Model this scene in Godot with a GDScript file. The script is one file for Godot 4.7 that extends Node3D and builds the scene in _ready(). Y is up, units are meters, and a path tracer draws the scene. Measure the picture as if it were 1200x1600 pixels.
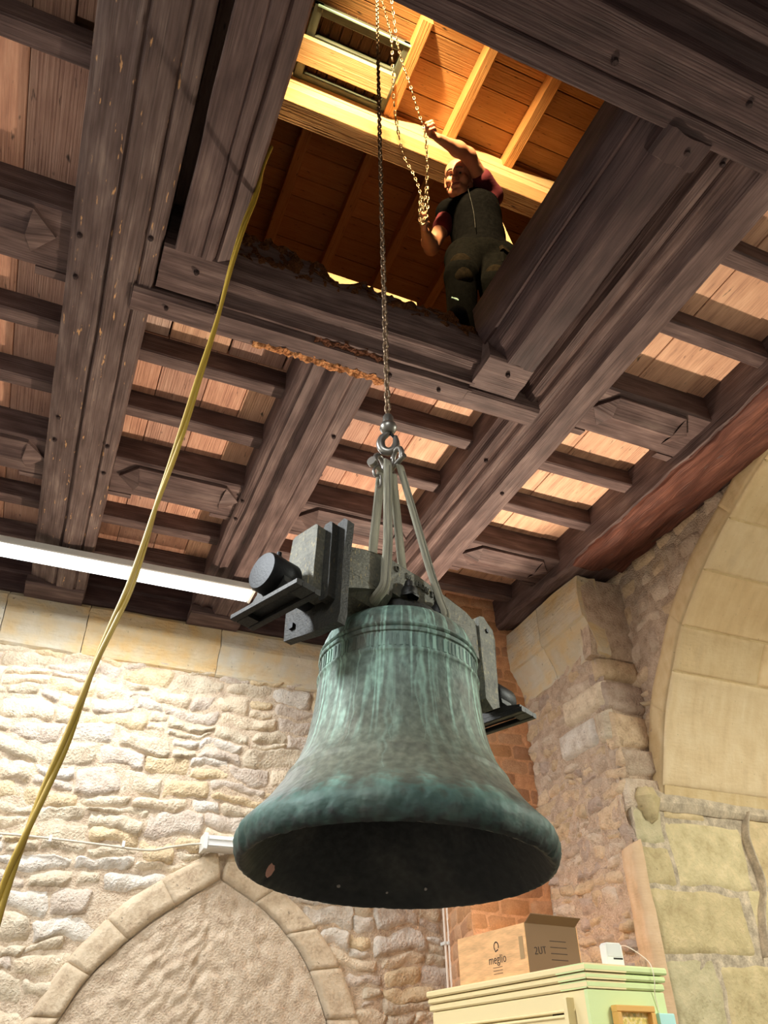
extends Node3D
# A church bell hanging on a chain below an open trapdoor in a medieval tower ceiling.

var M := {}
var rng := RandomNumberGenerator.new()
var nz := FastNoiseLite.new()
var nf := FastNoiseLite.new()
var names := {}


func _ready() -> void:
	rng.seed = 11
	nz.seed = 5
	nz.frequency = 1.0
	nz.fractal_type = FastNoiseLite.FRACTAL_NONE
	nf.seed = 9
	nf.frequency = 1.0
	nf.fractal_type = FastNoiseLite.FRACTAL_FBM
	nf.fractal_octaves = 4
	camera_and_light()
	materials()
	lower_ceiling()
	main_beams()
	back_wall()
	right_wall()
	other_walls()
	attic()
	bell()
	headstock()
	rigging()
	person()
	fittings()
	cupboard()


func camera_and_light() -> void:
	var cam := Camera3D.new()
	cam.name = "camera"
	cam.transform = Transform3D(Basis(Vector3(0.9206, -0.0207, 0.3894), Vector3(-0.2190, 0.7992, 0.5597), Vector3(-0.3223, -0.6007, 0.7316)).orthonormalized(), Vector3(0, 1.6, 0))
	cam.keep_aspect = Camera3D.KEEP_HEIGHT
	cam.fov = 66.62
	cam.near = 0.05
	cam.far = 60.0
	add_child(cam)
	cam.current = true
	var env := Environment.new()
	env.background_mode = Environment.BG_COLOR
	env.background_color = Color(0.01, 0.01, 0.012)
	env.tonemap_mode = Environment.TONE_MAPPER_LINEAR
	env.tonemap_exposure = 1.08
	env.sdfgi_enabled = true
	env.ssao_enabled = true
	env.ssil_enabled = true
	var we := WorldEnvironment.new()
	we.name = "environment"
	we.environment = env
	add_child(we)


# ---------------------------------------------------------------- naming
func nm(parent: Node, called: String) -> String:
	var key := str(parent.get_instance_id()) + "/" + called
	var n: int = names.get(key, 0)
	names[key] = n + 1
	return called if n == 0 else "%s_%03d" % [called, n]


# meshes are in room coordinates unless local is set
func obj(called: String, mesh: Mesh, mat: Material, parent: Node = self, local := false) -> MeshInstance3D:
	var o := MeshInstance3D.new()
	o.name = nm(parent, called)
	o.mesh = mesh
	o.material_override = mat
	o.cast_shadow = GeometryInstance3D.SHADOW_CASTING_SETTING_ON
	parent.add_child(o, true)
	if not local and parent != self and parent.get_parent() == self:
		o.position = -parent.position
	return o


func thing(called: String, label: String, category: String, at := Vector3.ZERO, group := "") -> Node3D:
	var o := Node3D.new()
	o.name = nm(self, called)
	add_child(o, true)
	o.position = at
	return tag(o, label, category, group)


func tag(o: Node3D, label: String, category: String, group := "") -> Node3D:
	o.set_meta("label", label)
	o.set_meta("category", category)
	if group:
		o.set_meta("group", group)
	return o


func struct(called: String, label: String) -> Node3D:
	var o := Node3D.new()
	o.name = called
	add_child(o)
	o.set_meta("kind", "structure")
	o.set_meta("label", label)
	return o


func stuff(o: Node3D) -> Node3D:
	o.set_meta("kind", "stuff")
	return o


# ---------------------------------------------------------------- mesh helpers
func begin() -> SurfaceTool:
	var st := SurfaceTool.new()
	st.begin(Mesh.PRIMITIVE_TRIANGLES)
	return st


func done(st: SurfaceTool) -> ArrayMesh:
	st.generate_normals()
	return st.commit()


func vtx(st: SurfaceTool, p: Vector3, uv: Vector2) -> void:
	st.set_uv(uv)
	st.add_vertex(p)


# a quad seen counter-clockwise from outside
func quad(st: SurfaceTool, a: Vector3, b: Vector3, c: Vector3, d: Vector3, ua: Vector2, ub: Vector2, uc: Vector2, ud: Vector2) -> void:
	vtx(st, a, ua)
	vtx(st, c, uc)
	vtx(st, b, ub)
	vtx(st, a, ua)
	vtx(st, d, ud)
	vtx(st, c, uc)


func tri(st: SurfaceTool, a: Vector3, b: Vector3, c: Vector3) -> void:
	vtx(st, a, Vector2(a.x, a.z))
	vtx(st, c, Vector2(c.x, c.z))
	vtx(st, b, Vector2(b.x, b.z))


func noise3(p: Vector3, f: float) -> Vector3:
	var q := p * f
	return Vector3(nz.get_noise_3dv(q), nz.get_noise_3dv(q + Vector3(17.3, 4.1, 9.7)), nz.get_noise_3dv(q + Vector3(-8.2, 31.0, 5.5)))


# a profile (a, b) swept along x or z; amp wears the surface, bend may move a point
func sweep(profile: PackedVector2Array, s0: float, s1: float, axis: String, amp := 0.0, ds := 0.09, dp := 0.06, bend = null, caps := true, into: SurfaceTool = null) -> Mesh:
	var st := into if into else begin()
	var area := 0.0
	var n := profile.size()
	for i in n:
		area += profile[i].cross(profile[(i + 1) % n])
	var pts: Array[Vector2] = []
	var grp: Array[int] = []
	var per: Array[float] = []
	var run := 0.0
	var g := 1
	for i in n:
		var a := profile[i]
		var b := profile[(i + 1) % n]
		var prev := (a - profile[(i + n - 1) % n]).normalized()
		if absf(prev.angle_to((b - a).normalized())) > 0.6:
			g += 1
		var k := maxi(1, int(ceil(a.distance_to(b) / dp))) if amp > 0.0 or bend != null else 1
		for j in k:
			pts.append(a.lerp(b, float(j) / k))
			grp.append(g)
			per.append(run + a.distance_to(b) * j / k)
		run += a.distance_to(b)
	per.append(run)
	var m := pts.size()
	var rows := maxi(1, int(ceil((s1 - s0) / ds))) if amp > 0.0 or bend != null else 1
	var off := Vector2(rng.randf() * 7.0, rng.randf() * 7.0)
	var flip := (area < 0.0) != (axis == "x")
	var grid: Array[PackedVector3Array] = []
	for r in rows + 1:
		var s := lerpf(s0, s1, float(r) / rows)
		var line := PackedVector3Array()
		for k in m:
			var p := pts[k]
			if bend != null:
				p = bend.call(s, p)
			var w := Vector3(s, p.y, p.x) if axis == "x" else Vector3(p.x, p.y, s)
			if amp > 0.0:
				var sc := Vector3(1.2, 8, 8) if axis == "x" else Vector3(8, 8, 1.2)
				var q := w * sc
				w += Vector3(nf.get_noise_3dv(q), nf.get_noise_3dv(q + Vector3(50, 3, 1)), nf.get_noise_3dv(q + Vector3(9, 70, 4))) * amp
			line.append(w)
		grid.append(line)
	for k in m:
		var k2 := (k + 1) % m
		st.set_smooth_group(grp[k])
		for r in rows:
			var u0 := lerpf(s0, s1, float(r) / rows)
			var u1 := lerpf(s0, s1, float(r + 1) / rows)
			var a := grid[r][k]
			var b := grid[r][k2]
			var c := grid[r + 1][k2]
			var d := grid[r + 1][k]
			var ua := Vector2(u0, per[k]) + off
			var ub := Vector2(u0, per[k + 1]) + off
			var uc := Vector2(u1, per[k + 1]) + off
			var ud := Vector2(u1, per[k]) + off
			if flip:
				quad(st, d, c, b, a, ud, uc, ub, ua)
			else:
				quad(st, a, b, c, d, ua, ub, uc, ud)
	if caps:
		var flat := PackedVector2Array(pts)
		var idx := Geometry2D.triangulate_polygon(flat)
		st.set_smooth_group(-1)
		for e in 2:
			for t in range(0, idx.size(), 3):
				var q: Array[Vector3] = []
				var v: Array[Vector2] = []
				for j in 3:
					q.append(grid[rows if e else 0][idx[t + j]])
					v.append(flat[idx[t + j]] + off)
				var ar := (v[1] - v[0]).cross(v[2] - v[0])
				# outward is +s at the far end
				var ccw := (ar > 0.0) != (axis == "x")
				if ccw == (e == 1):
					vtx(st, q[0], v[0]); vtx(st, q[2], v[2]); vtx(st, q[1], v[1])
				else:
					vtx(st, q[0], v[0]); vtx(st, q[1], v[1]); vtx(st, q[2], v[2])
	if into:
		return null
	return done(st)


func rect(a0: float, a1: float, b0: float, b1: float, bev: float) -> PackedVector2Array:
	return PackedVector2Array([Vector2(a0 + bev, b0), Vector2(a1 - bev, b0), Vector2(a1, b0 + bev), Vector2(a1, b1 - bev), Vector2(a1 - bev, b1), Vector2(a0 + bev, b1), Vector2(a0, b1 - bev), Vector2(a0, b0 + bev)])


# box given by its corners, long along axis
func bar(p0: Vector3, p1: Vector3, axis: String, bev := 0.004, amp := 0.0, into: SurfaceTool = null) -> Mesh:
	if axis == "x":
		return sweep(rect(p0.z, p1.z, p0.y, p1.y, bev), p0.x, p1.x, "x", amp, 0.1, 0.06, null, true, into)
	return sweep(rect(p0.x, p1.x, p0.y, p1.y, bev), p0.z, p1.z, "z", amp, 0.1, 0.06, null, true, into)


func xform(mesh: Mesh, t: Transform3D) -> Mesh:
	var st := SurfaceTool.new()
	st.append_from(mesh, 0, t)
	return st.commit()


func join(list: Array) -> Mesh:
	var st := SurfaceTool.new()
	for e in list:
		st.append_from(e[0], 0, e[1] if e.size() > 1 else Transform3D())
	return st.commit()


# a beam from a to b with a rectangular section w (across) by h (towards up)
func strut(a: Vector3, b: Vector3, w: float, h: float, up: Vector3, bev := 0.004, amp := 0.0) -> Mesh:
	var z := (b - a).normalized()
	var x := up.cross(z).normalized()
	var y := z.cross(x)
	var m := bar(Vector3(-w / 2, -h / 2, 0), Vector3(w / 2, h / 2, a.distance_to(b)), "z", bev, amp)
	return xform(m, Transform3D(Basis(x, y, z), a))


func lathe(profile: PackedVector2Array, segs: int, bump = null, into: SurfaceTool = null, group := 1) -> Mesh:
	var st := into if into else begin()
	var total := 0.0
	for i in profile.size() - 1:
		total += profile[i].distance_to(profile[i + 1])
	var run := 0.0
	var g := group
	for i in profile.size() - 1:
		var a := profile[i]
		var b := profile[i + 1]
		if i and absf((a - profile[i - 1]).angle_to(b - a)) > 0.7:
			g += 1
		st.set_smooth_group(g)
		var v0 := run / total
		run += a.distance_to(b)
		var v1 := run / total
		for k in segs:
			var t0 := TAU * k / segs
			var t1 := TAU * (k + 1) / segs
			var p: Array[Vector3] = []
			for e in [[a, t0], [a, t1], [b, t1], [b, t0]]:
				var q: Vector2 = e[0]
				var t: float = fmod(e[1], TAU)
				if bump != null:
					q += bump.call(q, t)
				p.append(Vector3(q.x * cos(t), q.y, q.x * sin(t)))
			quad(st, p[0], p[1], p[2], p[3], Vector2(t0 / TAU, v0), Vector2(t1 / TAU, v0), Vector2(t1 / TAU, v1), Vector2(t0 / TAU, v1))
	if into:
		return null
	return done(st)


func smooth_path(pts: PackedVector3Array, per := 6) -> PackedVector3Array:
	var out := PackedVector3Array()
	var n := pts.size()
	for i in n - 1:
		var p0 := pts[maxi(i - 1, 0)]
		var p3 := pts[mini(i + 2, n - 1)]
		for k in per:
			out.append(pts[i].cubic_interpolate(pts[i + 1], p0, p3, float(k) / per))
	out.append(pts[n - 1])
	return out


# tube along a path; shape(t, angle) -> radius, or a flat band with r2
func tube(path: PackedVector3Array, r: float, sides := 10, r2 := -1.0, facing := Vector3.UP, into: SurfaceTool = null) -> Mesh:
	var st := into if into else begin()
	st.set_smooth_group(1)
	var n := path.size()
	var rings: Array[PackedVector3Array] = []
	var x := Vector3.ZERO
	for i in n:
		var z := (path[mini(i + 1, n - 1)] - path[maxi(i - 1, 0)]).normalized()
		if r2 > 0.0 or i == 0:
			x = facing.cross(z)
			if x.length() < 0.05:
				x = Vector3.RIGHT.cross(z)
		x = (x - z * x.dot(z)).normalized()
		var y := z.cross(x)
		var ring := PackedVector3Array()
		for k in sides:
			var t := TAU * k / sides
			ring.append(path[i] + x * cos(t) * r + y * sin(t) * (r2 if r2 > 0.0 else r))
		rings.append(ring)
	var run := 0.0
	for i in n - 1:
		var l := path[i].distance_to(path[i + 1])
		for k in sides:
			var k2 := (k + 1) % sides
			var v0 := float(k) / sides
			var v1 := float(k + 1) / sides
			quad(st, rings[i][k], rings[i][k2], rings[i + 1][k2], rings[i + 1][k], Vector2(run, v0), Vector2(run, v1), Vector2(run + l, v1), Vector2(run + l, v0))
		run += l
	st.set_smooth_group(-1)
	for k in range(1, sides - 1):
		tri(st, rings[0][0], rings[0][k + 1], rings[0][k])
		tri(st, rings[n - 1][0], rings[n - 1][k], rings[n - 1][k + 1])
	if into:
		return null
	return done(st)


# one stone: uvf(s, t) -> wall coordinates, map(u, v, depth) -> space; rounded edges sink behind the mortar
func stone(uvf: Callable, map: Callable, proud: float, amp: float, warp: float, edge := 0.035, round := 0.22, cell := 0.028, sink := 0.03) -> Mesh:
	var c00: Vector2 = uvf.call(0.0, 0.0)
	var c10: Vector2 = uvf.call(1.0, 0.0)
	var c01: Vector2 = uvf.call(0.0, 1.0)
	var c11: Vector2 = uvf.call(1.0, 1.0)
	var w := (c00.distance_to(c10) + c01.distance_to(c11)) / 2
	var h := (c00.distance_to(c01) + c10.distance_to(c11)) / 2
	var nx := clampi(int(w / cell), 5, 22)
	var ny := clampi(int(h / cell), 4, 22)
	var tilt := Vector2(rng.randf_range(-1, 1), rng.randf_range(-1, 1)) * amp * 0.8
	var so := rng.randf() * 40.0
	var pts := PackedVector3Array()
	var uvs := PackedVector2Array()
	for j in ny + 1:
		for i in nx + 1:
			# crowd the grid towards the edges
			var s := float(i) / nx * 2 - 1
			var t := float(j) / ny * 2 - 1
			s = sin(s * PI / 2) * 0.45 + s * 0.55
			t = sin(t * PI / 2) * 0.45 + t * 0.55
			var s2 := s * sqrt(1 - round * t * t)
			var t2 := t * sqrt(1 - round * s * s)
			var p: Vector2 = uvf.call(s2 * 0.5 + 0.5, t2 * 0.5 + 0.5)
			if warp > 0.0:
				p += Vector2(nz.get_noise_2d(p.x * 2.3, p.y * 2.3), nz.get_noise_2d(p.x * 2.0 + 40, p.y * 3.0)) * warp
				p += Vector2(nz.get_noise_2d(p.x * 9 + 7, p.y * 9), nz.get_noise_2d(p.x * 9, p.y * 9 + 20)) * warp * 0.3
			var de := minf((1 - absf(s)) * w, (1 - absf(t)) * h) * 0.5
			var f := smoothstep(0.0, edge, de)
			var d := -sink + f * (proud + sink) + f * (nf.get_noise_2d(p.x * 7 + so, p.y * 7) * amp + nf.get_noise_2d(p.x * 24, p.y * 24 + so) * amp * 0.45 + tilt.x * s + tilt.y * t)
			pts.append(map.call(p.x, p.y, d))
			uvs.append(p)
	var st := begin()
	st.set_smooth_group(1)
	for j in ny:
		for i in nx:
			var a := j * (nx + 1) + i
			var b := a + 1
			var c := b + nx + 1
			var d2 := a + nx + 1
			quad(st, pts[a], pts[b], pts[c], pts[d2], uvs[a], uvs[b], uvs[c], uvs[d2])
	return done(st)


func corners(u0: float, u1: float, v0: float, v1: float) -> Callable:
	return func(s: float, t: float) -> Vector2: return Vector2(lerpf(u0, u1, s), lerpf(v0, v1, t))


func plane_map(o: Vector3, u: Vector3, v: Vector3, n: Vector3) -> Callable:
	return func(a: float, b: float, d: float) -> Vector3: return o + u * a + v * b + n * d


# a rough sheet behind stones, or plaster
func sheet(u0: float, u1: float, v0: float, v1: float, map: Callable, depth: float, amp: float, cell := 0.06, f := 5.0) -> Mesh:
	var nx := maxi(1, int((u1 - u0) / cell))
	var ny := maxi(1, int((v1 - v0) / cell))
	var st := begin()
	st.set_smooth_group(1)
	var pts := PackedVector3Array()
	for j in ny + 1:
		for i in nx + 1:
			var u := lerpf(u0, u1, float(i) / nx)
			var v := lerpf(v0, v1, float(j) / ny)
			pts.append(map.call(u, v, depth + nf.get_noise_2d(u * f, v * f) * amp))
	for j in ny:
		for i in nx:
			var a := j * (nx + 1) + i
			var q := [a, a + 1, a + nx + 2, a + nx + 1]
			var uv: Array[Vector2] = []
			for k in [[0, 0], [1, 0], [1, 1], [0, 1]]:
				uv.append(Vector2(lerpf(u0, u1, float(i + k[0]) / nx), lerpf(v0, v1, float(j + k[1]) / ny)))
			quad(st, pts[q[0]], pts[q[1]], pts[q[2]], pts[q[3]], uv[0], uv[1], uv[2], uv[3])
	return done(st)


# courses of rubble as children of a wall
func rubble(parent: Node3D, map: Callable, u0: float, u1: float, v0: float, v1: float, hr: Vector2, wr: Vector2, gap: float, proud: float, amp: float, warp: float, mats: Array, keep: Callable, called := "stone", edge := 0.035) -> void:
	var v := v0
	while v < v1:
		var h := minf(rng.randf_range(hr.x, hr.y), v1 - v)
		if v1 - v - h < hr.x * 0.6:
			h = v1 - v
		var u := u0
		while u < u1:
			var w := minf(rng.randf_range(wr.x, wr.y), u1 - u)
			if u1 - u - w < wr.x * 0.6:
				w = u1 - u
			var split := h > hr.x * 1.5 and rng.randf() < 0.35
			var parts := [[0.0, 1.0]]
			if split:
				var m := rng.randf_range(0.4, 0.6)
				parts = [[0.0, m], [m, 1.0]]
			for q in parts:
				var a0 := v + h * float(q[0])
				var a1 := v + h * float(q[1])
				if keep.call(u + w / 2, (a0 + a1) / 2):
					var j := func() -> float: return rng.randf_range(-0.012, 0.012)
					var p00 := Vector2(u + gap + j.call(), a0 + gap + j.call())
					var p10 := Vector2(u + w - gap + j.call(), a0 + gap + j.call())
					var p01 := Vector2(u + gap + j.call(), a1 - gap + j.call())
					var p11 := Vector2(u + w - gap + j.call(), a1 - gap + j.call())
					var f := func(s: float, t: float) -> Vector2: return p00.lerp(p10, s).lerp(p01.lerp(p11, s), t)
					obj(called, stone(f, map, proud * rng.randf_range(0.5, 1.3), amp, warp, edge, 0.1, 0.026, 0.016), mats[rng.randi() % mats.size()], parent)
			u += w
		v += h


# ---------------------------------------------------------------- textures and materials
func nb(sd: int, freq: float, oct: int, w := 512, h := 512, type := FastNoiseLite.TYPE_SIMPLEX_SMOOTH, ridged := false, out := 512) -> PackedByteArray:
	var n := FastNoiseLite.new()
	n.seed = sd
	n.noise_type = type
	n.frequency = freq
	n.fractal_octaves = oct
	n.fractal_type = FastNoiseLite.FRACTAL_RIDGED if ridged else (FastNoiseLite.FRACTAL_FBM if oct > 1 else FastNoiseLite.FRACTAL_NONE)
	var im := n.get_seamless_image(w, h)
	im.convert(Image.FORMAT_L8)
	if w != out or h != out:
		im.resize(out, out, Image.INTERPOLATE_CUBIC)
	return im.get_data()


func mixb(layers: Array) -> PackedByteArray:
	var o := PackedByteArray()
	var n: int = layers[0][0].size()
	o.resize(n)
	var b0: PackedByteArray = layers[0][0]
	var w0: float = layers[0][1]
	var b1: PackedByteArray = layers[1][0]
	var w1: float = layers[1][1]
	var b2: PackedByteArray = layers[2][0] if layers.size() > 2 else b0
	var w2: float = layers[2][1] if layers.size() > 2 else 0.0
	for i in n:
		o[i] = clampi(int(128.0 + (b0[i] - 128) * w0 + (b1[i] - 128) * w1 + (b2[i] - 128) * w2), 0, 255)
	return o


# colours through a gradient; dark, where given, darkens below its threshold
func ctex(t: PackedByteArray, stops: Array, dark := PackedByteArray(), thr := 40.0, fleck := PackedByteArray(), fthr := 256, fcol := Color.WHITE) -> ImageTexture:
	var g := Gradient.new()
	g.offsets = PackedFloat32Array()
	g.colors = PackedColorArray()
	for s in stops:
		g.add_point(s[0], s[1])
	var lut: Array[Color] = []
	for i in 256:
		lut.append(g.sample(i / 255.0))
	var n := t.size()
	var o := PackedByteArray()
	o.resize(n * 3)
	var side := int(sqrt(n))
	for i in n:
		var c := lut[t[i]]
		if dark.size():
			c *= lerpf(0.35, 1.0, clampf(dark[i] / thr, 0.0, 1.0))
		if fleck.size() and fleck[i] > fthr:
			c = c.lerp(fcol, clampf((fleck[i] - fthr) / 12.0, 0.0, 0.9))
		o[i * 3] = clampi(int(c.r * 255), 0, 255)
		o[i * 3 + 1] = clampi(int(c.g * 255), 0, 255)
		o[i * 3 + 2] = clampi(int(c.b * 255), 0, 255)
	return ImageTexture.create_from_image(Image.create_from_data(side, side, false, Image.FORMAT_RGB8, o))


func gtex(b: PackedByteArray) -> ImageTexture:
	var side := int(sqrt(b.size()))
	return ImageTexture.create_from_image(Image.create_from_data(side, side, false, Image.FORMAT_L8, b))


func mat(col: Color, rough := 0.8, metal := 0.0, alb: Texture2D = null, hgt: Texture2D = null, hs := 0.5, scale := Vector3.ONE, tri := false) -> StandardMaterial3D:
	var m := StandardMaterial3D.new()
	m.albedo_color = col
	m.roughness = rough
	m.metallic = metal
	m.albedo_texture = alb
	if hgt:
		m.heightmap_enabled = true
		m.heightmap_texture = hgt
		m.heightmap_scale = hs
	m.uv1_scale = scale
	m.uv1_triplanar = tri
	m.uv1_world_triplanar = tri
	return m


func c8(r: int, g: int, b: int) -> Color:
	return Color(r / 255.0, g / 255.0, b / 255.0)


func tint(m: StandardMaterial3D, col: Color) -> StandardMaterial3D:
	var d: StandardMaterial3D = m.duplicate()
	d.albedo_color = col
	return d


func materials() -> void:
	# wood: u runs along the grain
	var grain := nb(1, 0.09, 3, 24, 512)
	var fine := nb(2, 0.3, 2, 48, 512)
	var blot := nb(3, 0.012, 4)
	var crack := nb(4, 0.035, 2, 20, 512, FastNoiseLite.TYPE_SIMPLEX_SMOOTH, true)
	var inv := PackedByteArray()
	inv.resize(crack.size())
	for i in crack.size():
		inv[i] = 255 - crack[i]
	var wt := mixb([[grain, 0.4], [fine, 0.22], [blot, 0.8]])
	var wh := mixb([[grain, 0.5], [inv, 0.5], [fine, 0.25]])
	var fl := nb(8, 0.025, 5)
	var oak := ctex(wt, [[0.0, c8(64, 49, 47)], [0.4, c8(86, 68, 65)], [0.7, c8(104, 85, 81)], [1.0, c8(128, 108, 101)]], inv, 22.0)
	var oakf := ctex(wt, [[0.0, c8(68, 53, 50)], [0.4, c8(90, 73, 69)], [0.7, c8(108, 91, 86)], [1.0, c8(138, 120, 112)]], inv, 22.0, fl, 208, c8(206, 158, 108))
	var hw := gtex(wh)
	var ws := Vector3(0.45, 2.0, 1.0)
	M.oak = mat(Color.WHITE, 0.62, 0, oak, hw, 0.3, ws)
	M.oakf = mat(Color.WHITE, 0.62, 0, oakf, hw, 0.3, ws)
	M.oak_dark = mat(Color(0.72, 0.68, 0.7), 0.6, 0, oak, hw, 0.3, ws)
	M.oak_red = mat(Color(1.02, 0.78, 0.67), 0.65, 0, oak, hw, 0.5, ws)
	var raw := ctex(mixb([[blot, 0.6], [nb(12, 0.06, 4), 0.6], [fine, 0.3]]), [[0.0, c8(110, 62, 32)], [0.45, c8(180, 118, 70)], [1.0, c8(222, 176, 126)]])
	M.rawwood = mat(Color.WHITE, 0.9, 0, raw, gtex(nb(13, 0.05, 5)), 1.5, Vector3(2, 2, 2), true)
	M.rawdark = mat(Color(0.5, 0.42, 0.36), 0.9, 0, raw, gtex(nb(13, 0.05, 5)), 1.5, Vector3(2, 2, 2), true)
	M.crumbled = mat(Color(0.52, 0.5, 0.5), 0.95, 0, raw, gtex(nb(13, 0.05, 5)), 2.0, Vector3(2.5, 2.5, 2.5), true)
	M.crumbled.metallic_specular = 0.2
	var pl := ctex(mixb([[grain, 0.35], [blot, 0.6], [fine, 0.25]]), [[0.0, c8(158, 126, 114)], [0.45, c8(202, 168, 150)], [0.75, c8(216, 186, 168)], [1.0, c8(230, 206, 192)]], nb(6, 0.025, 3), 45.0)
	M.plank = []
	for c in [Color(1, 1, 1), Color(0.92, 0.84, 0.8), Color(1.06, 0.99, 0.9), Color(0.98, 0.87, 0.8), Color(0.84, 0.78, 0.76)]:
		M.plank.append(mat(c, 0.75, 0, pl, hw, 0.4, Vector3(0.5, 2.2, 1)))
	M.plank_dull = [mat(Color(0.66, 0.62, 0.6), 0.75, 0, pl, hw, 0.4, Vector3(0.5, 2.2, 1)), mat(Color(0.72, 0.66, 0.62), 0.75, 0, pl, hw, 0.4, Vector3(0.5, 2.2, 1))]
	var kn := nb(14, 0.03, 2)
	var pn := ctex(mixb([[grain, 0.5], [blot, 0.35], [fine, 0.3]]), [[0.0, c8(196, 156, 110)], [0.5, c8(228, 196, 150)], [1.0, c8(242, 220, 184)]], kn, 40.0)
	M.pine = mat(Color.WHITE, 0.6, 0, pn, hw, 0.25, Vector3(0.4, 2.5, 1))
	M.pine_rough = mat(Color(0.84, 0.76, 0.7), 0.75, 0, pn, hw, 0.5, Vector3(0.4, 2.5, 1))
	M.board = []
	for c in [Color(0.86, 0.73, 0.6), Color(0.93, 0.8, 0.66), Color(0.78, 0.66, 0.55)]:
		M.board.append(mat(c, 0.65, 0, pn, hw, 0.4, Vector3(0.5, 2.2, 1)))
	M.redboard = mat(Color(0.34, 0.26, 0.22), 0.7, 0, pn, hw, 0.4, Vector3(0.5, 2.2, 1))
	M.greygreen = mat(c8(122, 134, 118), 0.5, 0, gtex(mixb([[blot, 0.25], [fine, 0.12]])), hw, 0.15, Vector3(0.6, 2, 1))
	M.greygreen.albedo_color = c8(190, 205, 185)
	# stone
	var s1 := nb(21, 0.01, 5)
	var s2 := nb(22, 0.05, 5)
	var s3 := nb(23, 0.02, 3, 512, 512, FastNoiseLite.TYPE_CELLULAR)
	var sc := mixb([[s1, 0.7], [s2, 0.45]])
	var sh := mixb([[s2, 0.8], [nb(24, 0.12, 3), 0.3], [s1, 0.3]])
	var pale := ctex(sc, [[0.0, c8(158, 144, 130)], [0.3, c8(194, 181, 165)], [0.55, c8(211, 201, 186)], [0.8, c8(221, 213, 201)], [1.0, c8(234, 228, 219)]], nb(25, 0.03, 4), 40.0)
	var hs := gtex(sh)
	M.stone = []
	for c in [Color(1, 1, 1), Color(0.97, 0.94, 0.88), Color(1.03, 0.99, 0.92), Color(0.95, 0.92, 0.9), Color(1.0, 0.94, 0.82)]:
		M.stone.append(mat(c, 0.9, 0, pale, hs, 1.0, Vector3.ONE * 1.6, true))
	M.mortar = mat(Color(0.97, 0.92, 0.86), 0.95, 0, pale, hs, 0.7, Vector3.ONE * 2.1, true)
	M.pier = []
	for c in [Color(0.98, 0.93, 0.88), Color(0.9, 0.84, 0.79), Color(1.0, 0.92, 0.82), Color(0.86, 0.8, 0.77), Color(0.95, 0.87, 0.76)]:
		M.pier.append(mat(c, 0.92, 0, pale, hs, 1.0, Vector3.ONE * 1.8, true))
	M.mortar_grey = mat(Color(0.93, 0.86, 0.8), 0.95, 0, pale, hs, 1.2, Vector3.ONE * 2.1, true)
	var ash := ctex(mixb([[s1, 0.6], [nb(27, 0.02, 4, 512, 128), 0.4]]), [[0.0, c8(196, 176, 146)], [0.4, c8(218, 200, 168)], [0.7, c8(226, 212, 184)], [1.0, c8(232, 222, 200)]], nb(25, 0.03, 4), 22.0)
	var ha := gtex(mixb([[s2, 0.45], [nb(28, 0.08, 3, 96, 512), 0.4]]))
	M.ashlar = []
	for c in [Color(1, 0.96, 0.9), Color(0.97, 0.92, 0.84), Color(1.02, 0.96, 0.87)]:
		M.ashlar.append(mat(c, 0.85, 0, ash, ha, 0.5, Vector3.ONE * 1.1, true))
	M.plaster = mat(Color(0.95, 0.9, 0.8), 0.85, 0, ash, ha, 0.25, Vector3.ONE * 1.3, true)
	M.plaster_pink = mat(Color(0.97, 0.89, 0.83), 0.85, 0, ash, ha, 0.25, Vector3.ONE * 1.3, true)
	M.plaster_ring = mat(Color(0.97, 0.92, 0.84), 0.9, 0, pale, hs, 0.35, Vector3.ONE * 1.3, true)
	M.olive = []  # greenish light on the jamb put into the stone as mild olive
	var jam := ctex(mixb([[s1, 0.9], [s2, 0.35]]), [[0.0, c8(176, 162, 130)], [0.3, c8(194, 183, 150)], [0.5, c8(202, 192, 160)], [0.7, c8(212, 199, 166)], [1.0, c8(222, 210, 182)]], nb(26, 0.04, 4), 34.0)
	for c in [Color(1.0, 0.97, 0.9), Color(0.95, 0.91, 0.83), Color(1.02, 0.96, 0.89), Color(0.93, 0.92, 0.88)]:
		M.olive.append(mat(c, 0.88, 0, jam, hs, 0.5, Vector3.ONE * 1.2, true))
	M.cement = mat(c8(150, 146, 132), 0.9, 0, gtex(mixb([[s1, 0.2], [s2, 0.1]])), hs, 0.3, Vector3.ONE * 2, true)
	M.cement.albedo_color = Color(1.42, 1.3, 1.12)
	var corn := ctex(mixb([[s1, 0.8], [nb(29, 0.02, 4, 128, 512), 0.4]]), [[0.0, c8(208, 176, 126)], [0.35, c8(212, 192, 156)], [0.6, c8(204, 194, 172)], [1.0, c8(214, 208, 196)]], nb(25, 0.03, 4), 30.0)
	M.cornice = [mat(Color.WHITE, 0.9, 0, corn, ha, 1.0, Vector3.ONE * 0.9, true), mat(Color(0.95, 0.93, 0.9), 0.9, 0, corn, ha, 1.0, Vector3.ONE * 0.8, true), mat(Color(1.0, 0.94, 0.84), 0.9, 0, corn, ha, 1.0, Vector3.ONE * 1.0, true)]
	var br := ctex(mixb([[s1, 0.5], [s2, 0.5]]), [[0.0, c8(176, 132, 98)], [0.5, c8(206, 160, 122)], [1.0, c8(224, 184, 150)]])
	M.brick = []
	for c in [Color(1, 1, 1), Color(0.9, 0.86, 0.84), Color(1.05, 1.0, 0.96), Color(0.95, 0.9, 0.82)]:
		M.brick.append(mat(c, 0.75, 0, br, hs, 0.5, Vector3.ONE * 2.2, true))
	M.brick_joint = mat(Color(1.08, 1.06, 1.04), 0.85, 0, br, hs, 0.4, Vector3.ONE * 3.0, true)
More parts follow.
